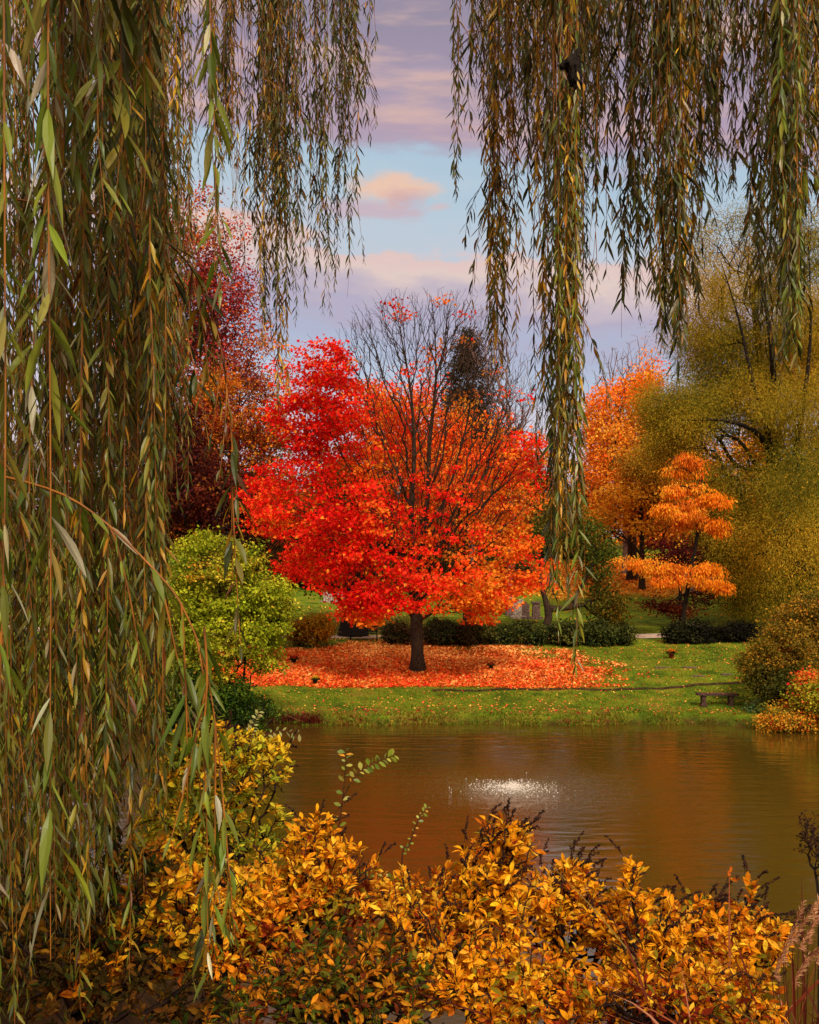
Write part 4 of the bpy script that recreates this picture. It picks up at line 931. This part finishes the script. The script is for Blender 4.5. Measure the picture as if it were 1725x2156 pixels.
def hang(strands, L, gapm, pals, hwr=.075, fold=.25, bare=0.0, label=None, tw=.0016, droop=.85):
    """one hanging branch: several strands (3-D polylines), each with its twig and its alternate leaves"""
    a = Acc()
    for P, pal in zip(strands, pals):
        P = np.asarray(P); seg = np.linalg.norm(np.diff(P, axis=0), axis=1); s = np.concatenate([[0], np.cumsum(seg)]); T = s[-1]
        n = max(3, int(T / gapm)); q = np.linspace(0, T, n) + rng.normal(0, gapm * .2, n); q = np.clip(q, 0, T)
        keep = (rng.random(n) > bare) & (vnoise(np.stack([q * 3.1, 0 * q + P[0, 0] * 7, 0 * q + P[0, 1] * 5], -1)) > .22); q = q[keep]; n = len(q)
        if n < 2: continue
        pos = np.stack([np.interp(q, s, P[:, k]) for k in range(3)], 1)
        tg = nrm(np.stack([np.interp(q, (s[1:] + s[:-1]) / 2, np.diff(P[:, k]) / np.maximum(seg, 1e-6)) for k in range(3)], 1))
        an = np.arange(n) * 2.4 + rng.normal(0, .5, n) + rng.uniform(0, 6)
        o = np.stack([np.cos(an), np.sin(an), 0 * an], 1)
        sp = rng.uniform(.35, 1.0, n)[:, None]
        d = nrm(tg * .55 + np.array([0, 0, -droop * .6]) + o * sp)
        nor = nrm(o * .8 + np.array([0, 0, .45]) + rng.normal(0, .35, (n, 3)))
        bend = np.stack([rng.normal(0, .06, n), rng.normal(0, .06, n), -rng.uniform(.02, .25, n)], 1) - o * rng.uniform(-.05, .22, n)[:, None]
        tipf = 1 - .45 * np.clip((q - (T - .18)) / .18, 0, 1)
        ln = L * rng.uniform(.72, 1.22) * rng.uniform(.55, 1.2, n) * tipf
        blades(a, pos, d, nor, ln, ln * hwr * rng.uniform(.8, 1.2, n), WILLOW, bend, pick(n, pal, .18), fold, 0, rng.normal(0, .7, n))
        polytube(a, P, np.linspace(tw * 1.7, tw * .6, len(P)), None, 1, 4)
    o = a.build('hanging_branch', [M['willow_leaf'], M['twig_willow']], willow, wbase)
    if label: o['label'] = label
    return o

def bunch(x0, x1, ylo, yhi, dlo, dhi, n, mix, L=.10, gapm=.021, bare=.08, ytop=-150, hwr=.075, fold=.25, conv=.0, label=None, sway=1.0, droop=.85):
    st, pl = [], []
    cxm = (x0 + x1) / 2
    for i in range(n):
        px = rng.uniform(x0, x1); d = rng.uniform(dlo, dhi)
        e = 1 - abs(px - cxm) / max(1, (x1 - x0) / 2)
        ye = ylo + (yhi - ylo) * np.clip(rng.random() ** 1.0 * .82 + e * .22, 0, 1)
        pxe = px + (cxm - px) * conv + rng.normal(0, 10) * sway
        top = at(px, -F * rng.uniform(.38, .62) / d, d); end = at(pxe, ye, d); 
        k = 14; t = np.linspace(0, 1, k); P = top + (end - top) * t[:, None]
        ph = rng.uniform(0, 6, 4); amp = .018 * sway * d / 4
        P[:, 0] += amp * (np.sin(t * 5 + ph[0]) + .5 * np.sin(t * 11 + ph[1])) * t; P[:, 1] += amp * 1.5 * np.sin(t * 4 + ph[2]) * t
        tops.append(P[0].copy())
        st.append(smooth_line(P, 30)); pl_ = mix[rng.choice(len(mix), p=np.array([w for _, w in mix]) / sum(w for _, w in mix))][0]; pl.append(pl_)
        if rng.random() < .55:
            j = rng.integers(10, 24); fl = rng.uniform(.12, .38) * np.linalg.norm(end - top) * .8; tt = np.linspace(0, 1, 14)[:, None]; sw = np.array([rng.normal(0, .09), rng.normal(0, .09), 0]) * (d / 5)
            st.append(st[-1][j] + sw * np.sin(tt * 1.5) + np.array([0, 0, -fl]) * tt ** 1.25); pl.append(pl_)
    return hang(st, L, gapm, pl, hwr, fold, bare, label, droop=droop)

G_, Y_, X_, B_, R_ = WGREEN, WGOLD, WMIX, WBACK, WFRONT
# left curtain, near to far
bunch(-20, 50, 1700, 2300, 1.7, 2.1, 3, [(R_, 1)], L=.095, gapm=.026, hwr=.072, label='close bright green strands with large leaves')
bunch(85, 105, 1950, 2050, 1.75, 1.85, 1, [(R_, 1)], L=.105, gapm=.026, hwr=.072, sway=.5)
bunch(110, 230, 240, 620, 2.2, 2.8, 4, [(R_, 1), (G_, 1)], L=.10, hwr=.075)
bunch(418, 446, 560, 640, 2.5, 2.7, 2, [(R_, 1)], L=.115, gapm=.028, bare=.25, hwr=.08)
bunch(240, 330, 280, 520, 2.6, 3.2, 4, [(G_, 1)], L=.115, bare=.2, hwr=.08)
for x0, x1 in ((-40, 70), (60, 150), (140, 230)):
    bunch(x0, x1, 1650, 2250, 2.8, 3.8, 8, [(G_, 3), (X_, 2)], L=.074, gapm=.022, bare=.1)
for x0, x1, ya, yb in ((-30, 90, 1500, 2100), (80, 180, 1450, 2050), (170, 270, 1400, 2050), (240, 330, 1250, 1900), (300, 350, 1200, 1750)):
    bunch(x0, x1, ya, yb, 3.6, 5.0, 13, [(G_, 3), (X_, 2), (B_, 2)], L=.075, gapm=.019, bare=.1)
for x0, x1, ya, yb in ((100, 200, 900, 1600), (190, 290, 850, 1500), (270, 350, 800, 1400), (320, 385, 700, 1150)):
    bunch(x0, x1, ya, yb, 4.8, 6.4, 11, [(X_, 3), (B_, 2), (Y_, 1)], L=.085, gapm=.021)
for x0, x1, ya, yb in ((150, 260, 600, 1050), (250, 340, 550, 1000), (330, 405, 450, 950)):
    bunch(x0, x1, ya, yb, 6.2, 7.8, 10, [(G_, 2), (B_, 3), (X_, 1)], L=.085, gapm=.021)
bunch(240, 300, 500, 1000, 5.5, 6.5, 11, [(Y_, 2), (B_, 2)], gapm=.022, label='brown gold strand bundle')
for x0, x1, ya, yb in ((-40, 60, 1700, 2300), (40, 140, 1700, 2250), (120, 230, 1650, 2200), (210, 310, 1550, 2100), (280, 350, 1400, 1850)):
    bunch(x0, x1, ya, yb, 2.9, 4.6, 13, [(G_, 2), (X_, 2), (B_, 2)], L=.078, gapm=.019, bare=.08)
# unseen willow strands added beside and behind the viewpoint to shade the curtain
def shade_strands(x0, x1, y0, y1, n):
    st, pl = [], []
    for i in range(n):
        x, y = rng.uniform(x0, x1), rng.uniform(y0, y1); zt = rng.uniform(9, 10.5); ze = rng.uniform(5.5, 7)
        t = np.linspace(0, 1, 12)[:, None]; P = np.array([x, y, zt]) + np.array([rng.normal(0, .2), rng.normal(0, .2), ze - zt]) * t
        tops.append(P[0]); st.append(P); pl.append(WGREEN if rng.random() < .6 else WMIX)
    hang(st, .11, .03, pl, .08, 0)
shade_strands(-1.9, -.1, -1.6, -.1, 24); shade_strands(-3.4, -1.9, -1.2, .5, 9)
# darker green and mixed palettes: shade put into the leaf colours from here on
WGREEN = [((56, 62, 16), 2), ((76, 78, 20), 2.4), ((98, 92, 28), 1.4), ((42, 46, 13), 1.6), ((116, 110, 76), .5), ((150, 104, 24), .5)]
WMIX = [((62, 66, 18), 2), ((88, 82, 24), 2), ((132, 104, 28), 1.2), ((172, 130, 34), .8), ((48, 50, 15), 1.6), ((90, 50, 18), .7)]
G_, X_ = WGREEN, WMIX
# upper middle
bunch(412, 500, 190, 430, 6.8, 7.6, 16, [(Y_, 2), (X_, 2), (B_, 1)], L=.085, label='short gold strands ending in bare twigs')
bunch(430, 520, 120, 300, 6.8, 7.6, 10, [(X_, 2), (B_, 2)], L=.085)
bunch(440, 530, 380, 520, 6.8, 7.6, 7, [(Y_, 1)], L=.085, bare=.82)
bunch(525, 590, 250, 740, 6.6, 7.6, 17, [(G_, 2), (B_, 2), (X_, 1)], L=.085, gapm=.02)
bunch(545, 640, 300, 870, 6.6, 7.6, 20, [(X_, 2), (Y_, 1), (G_, 2)], L=.085, gapm=.02, label='long strands turning gold at their tips')
bunch(590, 690, 200, 720, 6.6, 7.8, 20, [(G_, 3), (B_, 2), (X_, 1)], L=.085, gapm=.02)
bunch(670, 745, 160, 740, 6.6, 7.6, 17, [(G_, 3), (B_, 1)], L=.085, gapm=.02)
bunch(730, 785, 60, 330, 6.8, 7.4, 9, [(G_, 1), (B_, 1)], L=.085)
# right
bunch(948, 968, 380, 450, 5.4, 5.8, 2, [(G_, 1)], L=.085, sway=.4); bunch(975, 1012, 90, 270, 5.4, 6, 5, [(G_, 1)], L=.085, sway=.6)
bunch(1020, 1100, 480, 840, 5.2, 6, 15, [(Y_, 3), (X_, 1), (G_, 1)], L=.092, conv=.2, label='gold strands hanging left of the long strand')
bunch(1020, 1130, 80, 420, 5.6, 7, 16, [(X_, 2), (G_, 2), (Y_, 1)], L=.09)
bunch(1100, 1180, 200, 560, 5.4, 6.6, 15, [(G_, 2), (X_, 2), (Y_, 1)], L=.092); bunch(1175, 1270, 200, 600, 5.4, 6.6, 16, [(G_, 2), (X_, 2)], L=.092)
bunch(1130, 1235, 760, 1060, 4.9, 5.6, 15, [(G_, 2), (X_, 3), (Y_, 1)], L=.095, conv=.25)
bunch(1155, 1235, 1030, 1330, 4.6, 5.0, 12, [(G_, 2), (X_, 2), (Y_, 1)], L=.10, conv=.35, label='longest strand reaching down before the leaf carpet'); bunch(1180, 1215, 1340, 1430, 4.5, 4.7, 2, [(R_, 1)], L=.10, sway=.5)
bunch(1255, 1300, 480, 690, 5.2, 5.8, 3, [(G_, 1)], L=.095, bare=.2); bunch(1240, 1330, 120, 380, 5.5, 7, 12, [(G_, 1), (X_, 1)], L=.09)
bunch(1310, 1400, 380, 800, 5.0, 6.0, 18, [(G_, 3), (X_, 1)], L=.10); bunch(1380, 1480, 330, 700, 5.0, 6.2, 20, [(G_, 3), (X_, 2), (Y_, .5)], L=.10); bunch(1360, 1430, 640, 900, 4.8, 5.4, 7, [(G_, 1)], L=.105)
bunch(1430, 1470, 480, 660, 5.2, 5.8, 4, [(Y_, 1)], L=.10)
bunch(1470, 1580, 160, 480, 5.2, 6.5, 20, [(G_, 2), (B_, 1)], L=.098); bunch(1575, 1660, 420, 760, 5.0, 6.0, 18, [(G_, 2), (B_, 2), (X_, 1)], L=.10)
bunch(1630, 1710, 380, 720, 5.0, 6.0, 16, [(B_, 2), (X_, 2), (G_, 1)], L=.10); bunch(1625, 1690, 640, 880, 4.6, 5.2, 7, [(R_, 1), (G_, 1)], L=.105); bunch(1690, 1760, 200, 470, 5.0, 6.4, 16, [(X_, 1), (B_, 1), (Y_, .5)], L=.1)
for x0, x1 in ((1010, 1190), (1180, 1360), (1350, 1540), (1530, 1750)):
    bunch(x0, x1, 40, 330, 6, 8.5, 24, [(X_, 2), (B_, 2), (G_, 1)], L=.09, gapm=.023)

def line(pts, dd, n=46):
    return smooth_line(np.array([at(x, y, d) for (x, y), d in zip(pts, dd)]), n)
ARCH = [([(-90, 400), (150, 440), (300, 480), (400, 560), (455, 690), (475, 800), (488, 930), (488, 1080), (490, 1215)], 3.4, X_, .45), ([(-90, 980), (150, 1050), (330, 1205), (400, 1310), (440, 1440), (462, 1600), (476, 1780), (484, 1960)], 2.6, R_, .35),
        ([(-90, 470), (120, 500), (240, 560), (330, 640), (380, 760), (400, 930)], 4.2, B_, .3), ([(430, 1320), (436, 1420), (430, 1560), (436, 1760), (438, 2050)], 2.5, R_, .35)]
for pts, d, pal, bare in ARCH:
    P = line(pts, [d] * len(pts)); sub = [P]; pp = [pal]
    if pts[0][0] < 0:
        tops.append(P[0])
        for k in range(9, len(P) - 6, 4):      # pendulous side twigs along the arch
            ln = rng.uniform(.15, .75) * d / 3.2; t = np.linspace(0, 1, 12)[:, None]
            side = np.array([rng.normal(0, .12), rng.normal(0, .12), -1.0]); q = P[k] + (P[k + 1] - P[k]) * 2 * np.sin(t * 1.5) + side * ln * t ** 1.3
            sub.append(q); pp.append(pal if rng.random() < .7 else G_)
    hang(sub, .108, .026, pp, .08, .25, bare * .6, tw=.0022)

def willow_wood():
    tr = [wbase - [0, 0, .2], wbase + [0, .1, 1.2], wbase + [.3, .6, 3.2], wbase + [1.0, 1.8, 5.6], wbase + [2.2, 3.6, 8.4], wbase + [4.0, 6.4, 11.2]]
    tr = list(smooth_line(np.array(tr), 16)); tp = [-1] + list(range(15))
    side = smooth_line(np.array([tr[6], [-5.2, -.6, 6.2], [-4.2, 1.6, 6.1], [-3.2, 3.4, 5.6]]), 8)[1:]
    for i, p in enumerate(side): tr.append(p); tp.append(6 if i == 0 else len(tr) - 2)
    P, par, _ = grow(tr, tp, np.array(tops), .75, .8, .0, .0, set(range(9)))
    r, _k = radii(par, .34, .004); e = np.where(par >= 0)[0]; a = Acc(); tubes(a, P[par[e]], P[e], np.minimum(r[par[e]], r[e] * 1.5 + .01), r[e])
    a.build('trunk', M['bark'], willow, wbase, smooth=True)
willow_wood()

def nest():
    d = 3.9; p = at(1212, 190, d); sc = d / F
    prof = [(1212, 186, 3), (1212, 178, 12), (1211, 165, 15), (1209, 150, 16), (1206, 138, 18), (1208, 128, 15), (1213, 118, 9), (1217, 108, 5), (1219, 98, 2)]
    pts = np.array([at(x, y, d) for x, y, _ in prof]); r = np.array([q for *_, q in prof]) * sc
    Pn = smooth_line(np.concatenate([pts, r[:, None]], 1)[:, :3], 26); rn = np.interp(np.linspace(0, 1, 26), np.linspace(0, 1, len(r)), r) * rng.uniform(.93, 1.07, 26)
    t = thing('hanging_nest', 'dark ragged pouch shaped nest caught among the right willow strands', 'nest', p)
    a = Acc(); polytube(a, Pn, rn, None, 0, 14)
    V = a.V[0]; V += (vnoise(V * 60)[:, None] - .5) * .018
    q = smooth_line(np.array([at(1206, 136, d), at(1192, 134, d), at(1184, 141, d), at(1182, 148, d)]), 8); polytube(a, q, np.array([10, 11, 10, 9, 8, 7, 5, 2]) * sc, None, 0, 8)
    n = 160; k = rng.integers(2, 24, n); s0 = Pn[k] + nrm(rng.normal(size=(n, 3))) * rn[k][:, None] * .9
    blades(a, s0, nrm(np.stack([rng.normal(0, .5, n), rng.normal(0, .5, n), -np.ones(n)], 1)), rng.normal(size=(n, 3)), rng.uniform(.03, .09, n), np.full(n, .0012), BLADE, np.zeros((n, 3)), np.full((n, 3), .02))
    a.build('pouch', M['nest'], t, p)
    a = Acc(); q = smooth_line(np.array([at(1219, 100, d), at(1221, 60, d), at(1222, -90, d)]), 12); polytube(a, q, .003, None, 0, 4); a.build('cord', M['stem'], t, p)
    a = Acc(); pos = np.array([at(1186, 150, d - .07), at(1216, 150, d - .1), at(1216, 170, d - .1)]); blades(a, pos, np.array([[.2, 0, -1], [.15, 0, -1], [.25, 0, -1.]]), np.tile([0, -1., .2], (3, 1)), np.array([.032, .034, .036]), np.array([.005, .004, .0045]), WILLOW, np.array([[.3, 0, -.1], [.1, 0, 0], [.1, 0, 0]]), pick(3, WGOLD)); a.build('caught_leaves', M['willow_leaf'], t, p)
nest()

# ------------------------------------------------------------------ golden shrubs on the near bank
YEL = [((238, 164, 26), 2.6), ((244, 184, 50), 2.2), ((226, 138, 22), 1.8), ((190, 100, 22), .9), ((136, 120, 28), .8), ((130, 44, 22), .55)]
YGR = [((228, 186, 40), 2.4), ((196, 180, 46), 2.2), ((146, 152, 38), 1.6), ((226, 166, 36), 1.6), ((100, 112, 30), .8)]
YDK = [((180, 112, 24), 2), ((96, 96, 26), 1.8), ((70, 84, 24), 1.6), ((206, 136, 30), 1.4), ((110, 50, 20), 1)]
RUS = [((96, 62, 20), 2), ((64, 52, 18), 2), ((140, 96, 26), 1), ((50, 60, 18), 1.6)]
GB = 'golden leaved shrubs on the near bank'
def near_shrub(label, d, env, natt, pal, stems, lv=9, L=.048, spikes=.16, seed=0, bare=.0, gap=.40):
    ini, par = [], []
    for (px, dd) in stems:
        x = (px - CX) * d / F; b = np.array([x, d + dd, float(gz(x, d + dd)) - .05])
        ini.append(b); par.append(-1 if len(ini) == 1 else 0); ini.append(b + [rng.normal(0, .05), rng.normal(0, .05), .25]); par.append(len(ini) - 2)
    base = ini[0].copy(); base[2] += .05
    attr = sample_env(env, natt, d, 2.4); attr = attr[attr[:, 2] > gz(attr[:, 0], attr[:, 1]) + .12]
    P, par, isat = grow(ini, par, attr, .35, .14, .04, .05)
    r, kids = radii(par, .040, .0021)
    e = np.where(par >= 0)[0]; lng = np.linalg.norm(P[e] - P[par[e]], axis=1) > .6; e = e[~lng]
    t = thing('golden_shrub', label, 'shrub', base, GB); a = Acc()
    tubes(a, P[par[e]], P[e], np.minimum(r[par[e]], r[e] * 1.4 + .0008), r[e]); a.build('stems', M['stem'], t, base, smooth=True)
    tip = np.where((kids == 0) | (isat & (r < .006)))[0]; tip = tip[par[tip] >= 0]
    gp = vnoise(P[tip] * 4.2 + seed * 7) * .6 + vnoise(P[tip] * 9 + seed) * .4; tip = tip[gp > gap]
    ax = nrm(nrm(P[tip] - P[par[tip]]) + np.array([0, -.1, .55])); nt_ = len(tip)
    ci = coherent(P[tip], pal, 2.2, seed + 3.3)
    idx = np.repeat(np.arange(nt_), lv); n = len(idx); idx = idx[rng.random(n) > bare]; n = len(idx)
    A = ax[idx]; an = rng.uniform(0, 2 * np.pi, n); ref = nrm(np.cross(A, rng.normal(size=(n, 3)))); sp = rng.uniform(.35, 1.5, n)[:, None]
    dn = nrm(A + ref * sp); pos = P[tip][idx] - A * rng.uniform(0, .05, n)[:, None]
    nor = nrm(A - ref * .5 + rng.normal(0, .25, (n, 3)))
    w = np.array([q for _, q in pal]); ids = np.where(rng.random(n) < .62, ci[idx], rng.choice(len(pal), n, p=w / w.sum()))
    ln = L * rng.uniform(.4, 1.3, n); a = Acc()
    blades(a, pos, dn, nor, ln, ln * rng.uniform(.14, .20, n), OVATE, -nor * rng.uniform(-.15, .5, n)[:, None] + np.stack([0 * an, 0 * an, -rng.uniform(0, .15, n)], 1), pick(n, pal, .16, ids), .22, 0, rng.normal(0, .7, n))
    a.build('leaves', M['shrub_leaf'], t, base)
    k = np.where((rng.random(nt_) < spikes) & (P[tip][:, 2] > np.quantile(P[tip][:, 2], .55)))[0]
    if len(k):
        for j in k:
            a = Acc(); p0 = P[tip[j]]; dv = nrm(ax[j] + rng.normal(0, .4, 3) + np.array([.35, 0, .3])); p0 = p0 + dv * .03; ln1 = rng.uniform(.08, .15); tt = np.linspace(0, 1, 12)[:, None]
            q = p0 + dv * ln1 * tt + np.array([0, 0, -.03]) * tt ** 2; polytube(a, q, .0016, None, 0, 3)
            m = 26; f = rng.uniform(.2, 1, m); c = p0 + dv * ln1 * f[:, None] + rng.normal(0, .0028, (m, 3)); c[:, 2] -= .03 * f ** 2
            oc = (np.array([[1, 0, 0], [-1, 0, 0], [0, 1, 0], [0, -1, 0], [0, 0, 1.], [0, 0, -1.]]), np.array([[0, 2, 4], [2, 1, 4], [1, 3, 4], [3, 0, 4], [2, 0, 5], [1, 2, 5], [3, 1, 5], [0, 3, 5]]))
            scatter(a, oc, c, rng.normal(size=(m, 3)), rng.normal(size=(m, 3)), rng.uniform(.0034, .0058, m), np.zeros((m, 3)))
            a.build('seed_spike', M['seed'], t, base)
near_shrub('tall yellow green shrub beside the hanging willow curtain, highest of the near shrubs', 4.8, [(470, 1610, 130, 85, 0, .35), (425, 1545, 50, 50, 0, .2), (560, 1610, 60, 60, 0, .25), (450, 1740, 170, 110, 0, .4), (380, 1640, 70, 90, 0, .3), (440, 1580, 80, 60, 0, .25)], 1000, YGR, [(440, .2), (480, .1), (400, .3)], seed=1, gap=.25)
near_shrub('bright golden shrub peaking above the pond left of centre', 4.3, [(665, 1770, 75, 60, 0, .25), (700, 1870, 130, 90, 0, .35), (600, 1900, 140, 110, 0, .35), (730, 1810, 40, 50, 0, .2)], 560, YEL, [(640, .1), (690, .2), (590, .1)], seed=2, gap=.34)
near_shrub('golden shrub with many dark seed spikes in front of the pond fountain', 4.1, [(1045, 1800, 75, 80, 0, .25), (1020, 1900, 130, 90, 0, .35), (930, 1950, 110, 80, 0, .3), (1090, 1770, 40, 50, 0, .2)], 560, YEL, [(1010, .1), (1060, .2), (960, .1)], spikes=.3, seed=3)
near_shrub('golden shrub sloping down to the right of the seed spiked shrub', 4.2, [(1190, 1890, 95, 60, 0, .3), (1240, 1970, 150, 80, 0, .35), (1200, 1840, 40, 35, 0, .2)], 461, YEL, [(1180, .1), (1240, .2)], spikes=.22, seed=4)
near_shrub('golden shrub with one tall leafy shoot and red undersides, right of centre', 3.9, [(1330, 1850, 26, 36, 0, .1), (1360, 1940, 90, 60, 0, .3), (1400, 2010, 130, 80, 0, .3), (1320, 2010, 80, 80, 0, .3)], 461, YEL, [(1340, .1), (1390, .2)], spikes=.15, seed=5)
near_shrub('golden shrub nearest the plumed grass, thin and dark at its right side', 4.1, [(1510, 1940, 95, 55, 0, .3), (1560, 1865, 28, 36, 0, .12), (1560, 2000, 90, 80, 0, .3), (1480, 2010, 110, 80, 0, .3), (1620, 1960, 40, 45, 0, .2)], 475, YEL, [(1520, .1), (1560, .2)], spikes=.25, seed=6)
near_shrub('low mixed green and gold shrub at the bottom edge left of centre', 3.4, [(720, 2050, 190, 95, 0, .3), (620, 2120, 200, 60, 0, .3), (850, 2090, 120, 70, 0, .3)], 672, YDK, [(700, .0), (780, .1), (640, .1)], seed=7, gap=.3, spikes=.04, L=.044)
near_shrub('low amber shrub at the bottom edge beneath the fountain', 3.5, [(1040, 2060, 180, 95, 0, .3), (1180, 2110, 150, 60, 0, .3), (930, 2030, 90, 60, 0, .25), (850, 1965, 90, 75, .3, .3)], 644, YEL, [(1040, .0), (1120, .1)], seed=8, gap=.32, spikes=.06, L=.044)
near_shrub('low amber shrub at the bottom edge left of the plumed grass', 3.4, [(1400, 2100, 190, 65, 0, .3), (1530, 2100, 110, 70, 0, .3), (1290, 2110, 80, 50, 0, .2)], 532, YDK[:1] + YEL, [(1400, .0), (1480, .1)], seed=9, gap=.32, spikes=.05, L=.044)
near_shrub('gold and olive shrub low behind the hanging willow strands', 4.0, [(430, 1930, 160, 120, 0, .35), (340, 1860, 120, 120, -.2, .3), (520, 2000, 120, 100, 0, .3), (300, 1960, 110, 90, -.3, .3)], 644, YDK[:1] + YGR[:1] + YEL, [(420, .1), (480, .2), (350, .1)], seed=10, spikes=.04, gap=.28)
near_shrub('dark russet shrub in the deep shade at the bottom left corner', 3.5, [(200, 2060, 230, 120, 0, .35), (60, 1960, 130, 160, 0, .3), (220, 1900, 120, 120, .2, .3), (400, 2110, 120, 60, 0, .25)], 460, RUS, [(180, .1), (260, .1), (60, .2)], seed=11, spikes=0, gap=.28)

def sapling(label, lines, d, pal, L, name='sapling'):
    P0 = at(*lines[0][0], d); b = P0.copy(); b[2] = float(gz(b[0], b[1])); t = thing(name, label, 'sapling', b, 'thin saplings on the near bank'); a = Acc(); l = Acc()
    for k, pts in enumerate(lines):
        q = smooth_line(np.array(([b] if k == 0 else []) + [at(x, y, d) for x, y in pts]), 30); polytube(a, q, np.linspace(.005 if k == 0 else .003, .0012, 30), None, 0, 5)
        i = np.arange(9 if k == 0 else 6, 30); n = len(i); sgn = np.where(i % 2 == 0, 1, -1); tg = nrm(np.gradient(q, axis=0))[i]
        sd = nrm(np.cross(tg, [0, 1., 0])) * sgn[:, None]; dn = nrm(tg * .5 + sd + rng.normal(0, .25, (n, 3))); ln = L * rng.uniform(.6, 1.2, n)
        blades(l, q[i], dn, nrm(np.array([[0, -.6, .6]]) + rng.normal(0, .4, (n, 3))), ln, ln * .26, OVATE, np.stack([0 * ln, 0 * ln, -rng.uniform(0, .25, n)], 1), pick(n, pal), .15)
    a.build('stem', M['twig_dark'], t, b, smooth=True); l.build('leaves', M['willow_leaf'], t, b)
GL = [((126, 138, 44), 2), ((96, 116, 36), 2), ((160, 156, 70), 1), ((196, 140, 40), .4)]
sapling('slender green sapling with a forked top standing before the pond', [[(700, 1860), (712, 1760), (722, 1680), (728, 1610), (727, 1580)], [(722, 1680), (752, 1630), (790, 1606), (830, 1590)]], 4.6, GL, .038)
sapling('short red stemmed sapling between the two golden shrubs', [[(845, 1850), (862, 1780), (882, 1725), (900, 1700)], [(845, 1850), (800, 1845), (770, 1830)]], 4.6, GL, .024)
sapling('bare leaning twig with pale leaves above the tall yellow green shrub', [[(505, 1640), (540, 1570), (580, 1540), (630, 1545)], [(520, 1600), (530, 1540), (545, 1500)]], 4.9, [((150, 146, 84), 2), ((120, 124, 60), 1)], .03)

def plumed_grass():
    d = 3.3; b = at(1690, 2200, d); b[2] = float(gz(b[0], b[1])); t = thing('plume_grass', 'reddish ornamental grass with pale feathery plumes in the lower right corner', 'ornamental grass', b)
    a = Acc(); n = 380; pos = b + np.stack([rng.normal(-.05, .16, n), rng.normal(0, .09, n), np.zeros(n)], 1)
    dn = nrm(np.stack([rng.normal(-.12, .34, n), rng.normal(-.05, .2, n), np.ones(n)], 1)); ln = rng.uniform(.7, 1.35, n)
    blades(a, pos, dn, rng.normal(size=(n, 3)), ln, rng.uniform(.004, .0075, n), (np.linspace(0, 1, 10), np.array([.8, 1, 1, 1, .95, .9, .8, .65, .4, .05])), np.stack([dn[:, 0] * 1.0, dn[:, 1] * .8, -rng.uniform(.15, .75, n)], 1), pick(n, [((110, 42, 24), 2), ((140, 70, 40), 2), ((84, 34, 20), 1.4), ((176, 118, 84), .8), ((120, 100, 40), .5)]), .1)
    a.build('blades', M['blade'], t, b)
    for (x0, y0, x1, y1) in ((1640, 2080, 1668, 1960), (1655, 2060, 1690, 1900), (1650, 2040, 1715, 1905), (1668, 2050, 1722, 1930), (1680, 2040, 1735, 1990), (1700, 2060, 1724, 1890), (1660, 2110, 1700, 2020), (1630, 2100, 1650, 2000), (1715, 2080, 1740, 1960)):
        a = Acc(); p1 = at(x1, y1, d + rng.normal(0, .06)); pm = at((x0 + x1) / 2 - 8, (y0 + y1) / 2, d); p0 = at(x0, y0, d); q = smooth_line(np.array([b, p0, pm, p1]), 40); polytube(a, q, np.linspace(.0018, .0007, 40), None, 1, 4)
        m = 330; f = rng.uniform(22, 38.9, m); i = f.astype(int); c = q[i] + (q[np.minimum(i + 1, 39)] - q[i]) * (f - i)[:, None]; tg = nrm(q[np.minimum(i + 1, 39)] - q[i])
        blades(a, c, nrm(tg + rng.normal(0, .28, (m, 3)) + [.12, 0, -.05]), rng.normal(size=(m, 3)), rng.uniform(.012, .028, m), np.full(m, .0009), BLADE, np.stack([np.full(m, .15), 0 * f, -np.full(m, .3)], 1), pick(m, [((196, 140, 100), 2), ((150, 98, 66), 2), ((216, 170, 130), 1)]))
        a.build('plume', [M['blade'], M['twig_dark']], t, b)
plumed_grass()

def seed_heads():
    d = 4.4; b = at(1722, 2100, d); b[2] = float(gz(b[0], b[1])); t = thing('dried_plant', 'black dried plant with clustered seed heads at the right edge over the water', 'plant', b)
    env = [(1705, 1750, 26, 42, 0, .1), (1722, 1790, 22, 45, 0, .1), (1690, 1780, 14, 20, 0, .06)]; attr = sample_env(env, 110, d)
    tr = smooth_line(np.array([b, at(1724, 1980, d), at(1722, 1880, d), at(1715, 1830, d)]), 9); P, par, isat = grow(list(tr), [-1] + list(range(8)), attr, .5, .05, .0, .04); r, kids = radii(par, .007, .0009); e = np.where(par >= 0)[0]
    a = Acc(); tubes(a, P[par[e]], P[e], np.minimum(r[par[e]], r[e] * 1.5), r[e]); a.build('stems', M['bark_black'], t, b)
    c = P[isat_idx(isat)]; n = len(c) * 3; c = np.repeat(c, 3, 0) + rng.normal(0, .006, (n, 3)); a = Acc()
    oc = (np.array([[1, 0, 0], [-1, 0, 0], [0, 1, 0], [0, -1, 0], [0, 0, 1.3], [0, 0, -1.2]]), np.array([[0, 2, 4], [2, 1, 4], [1, 3, 4], [3, 0, 4], [2, 0, 5], [1, 2, 5], [3, 1, 5], [0, 3, 5]]))
    scatter(a, oc, c, rng.normal(size=(n, 3)), rng.normal(size=(n, 3)), rng.uniform(.003, .006, n), np.zeros((n, 3))); a.build('seed_heads', M['seed'], t, b)
def isat_idx(s):
    return np.where(np.array(s))[0]
seed_heads()
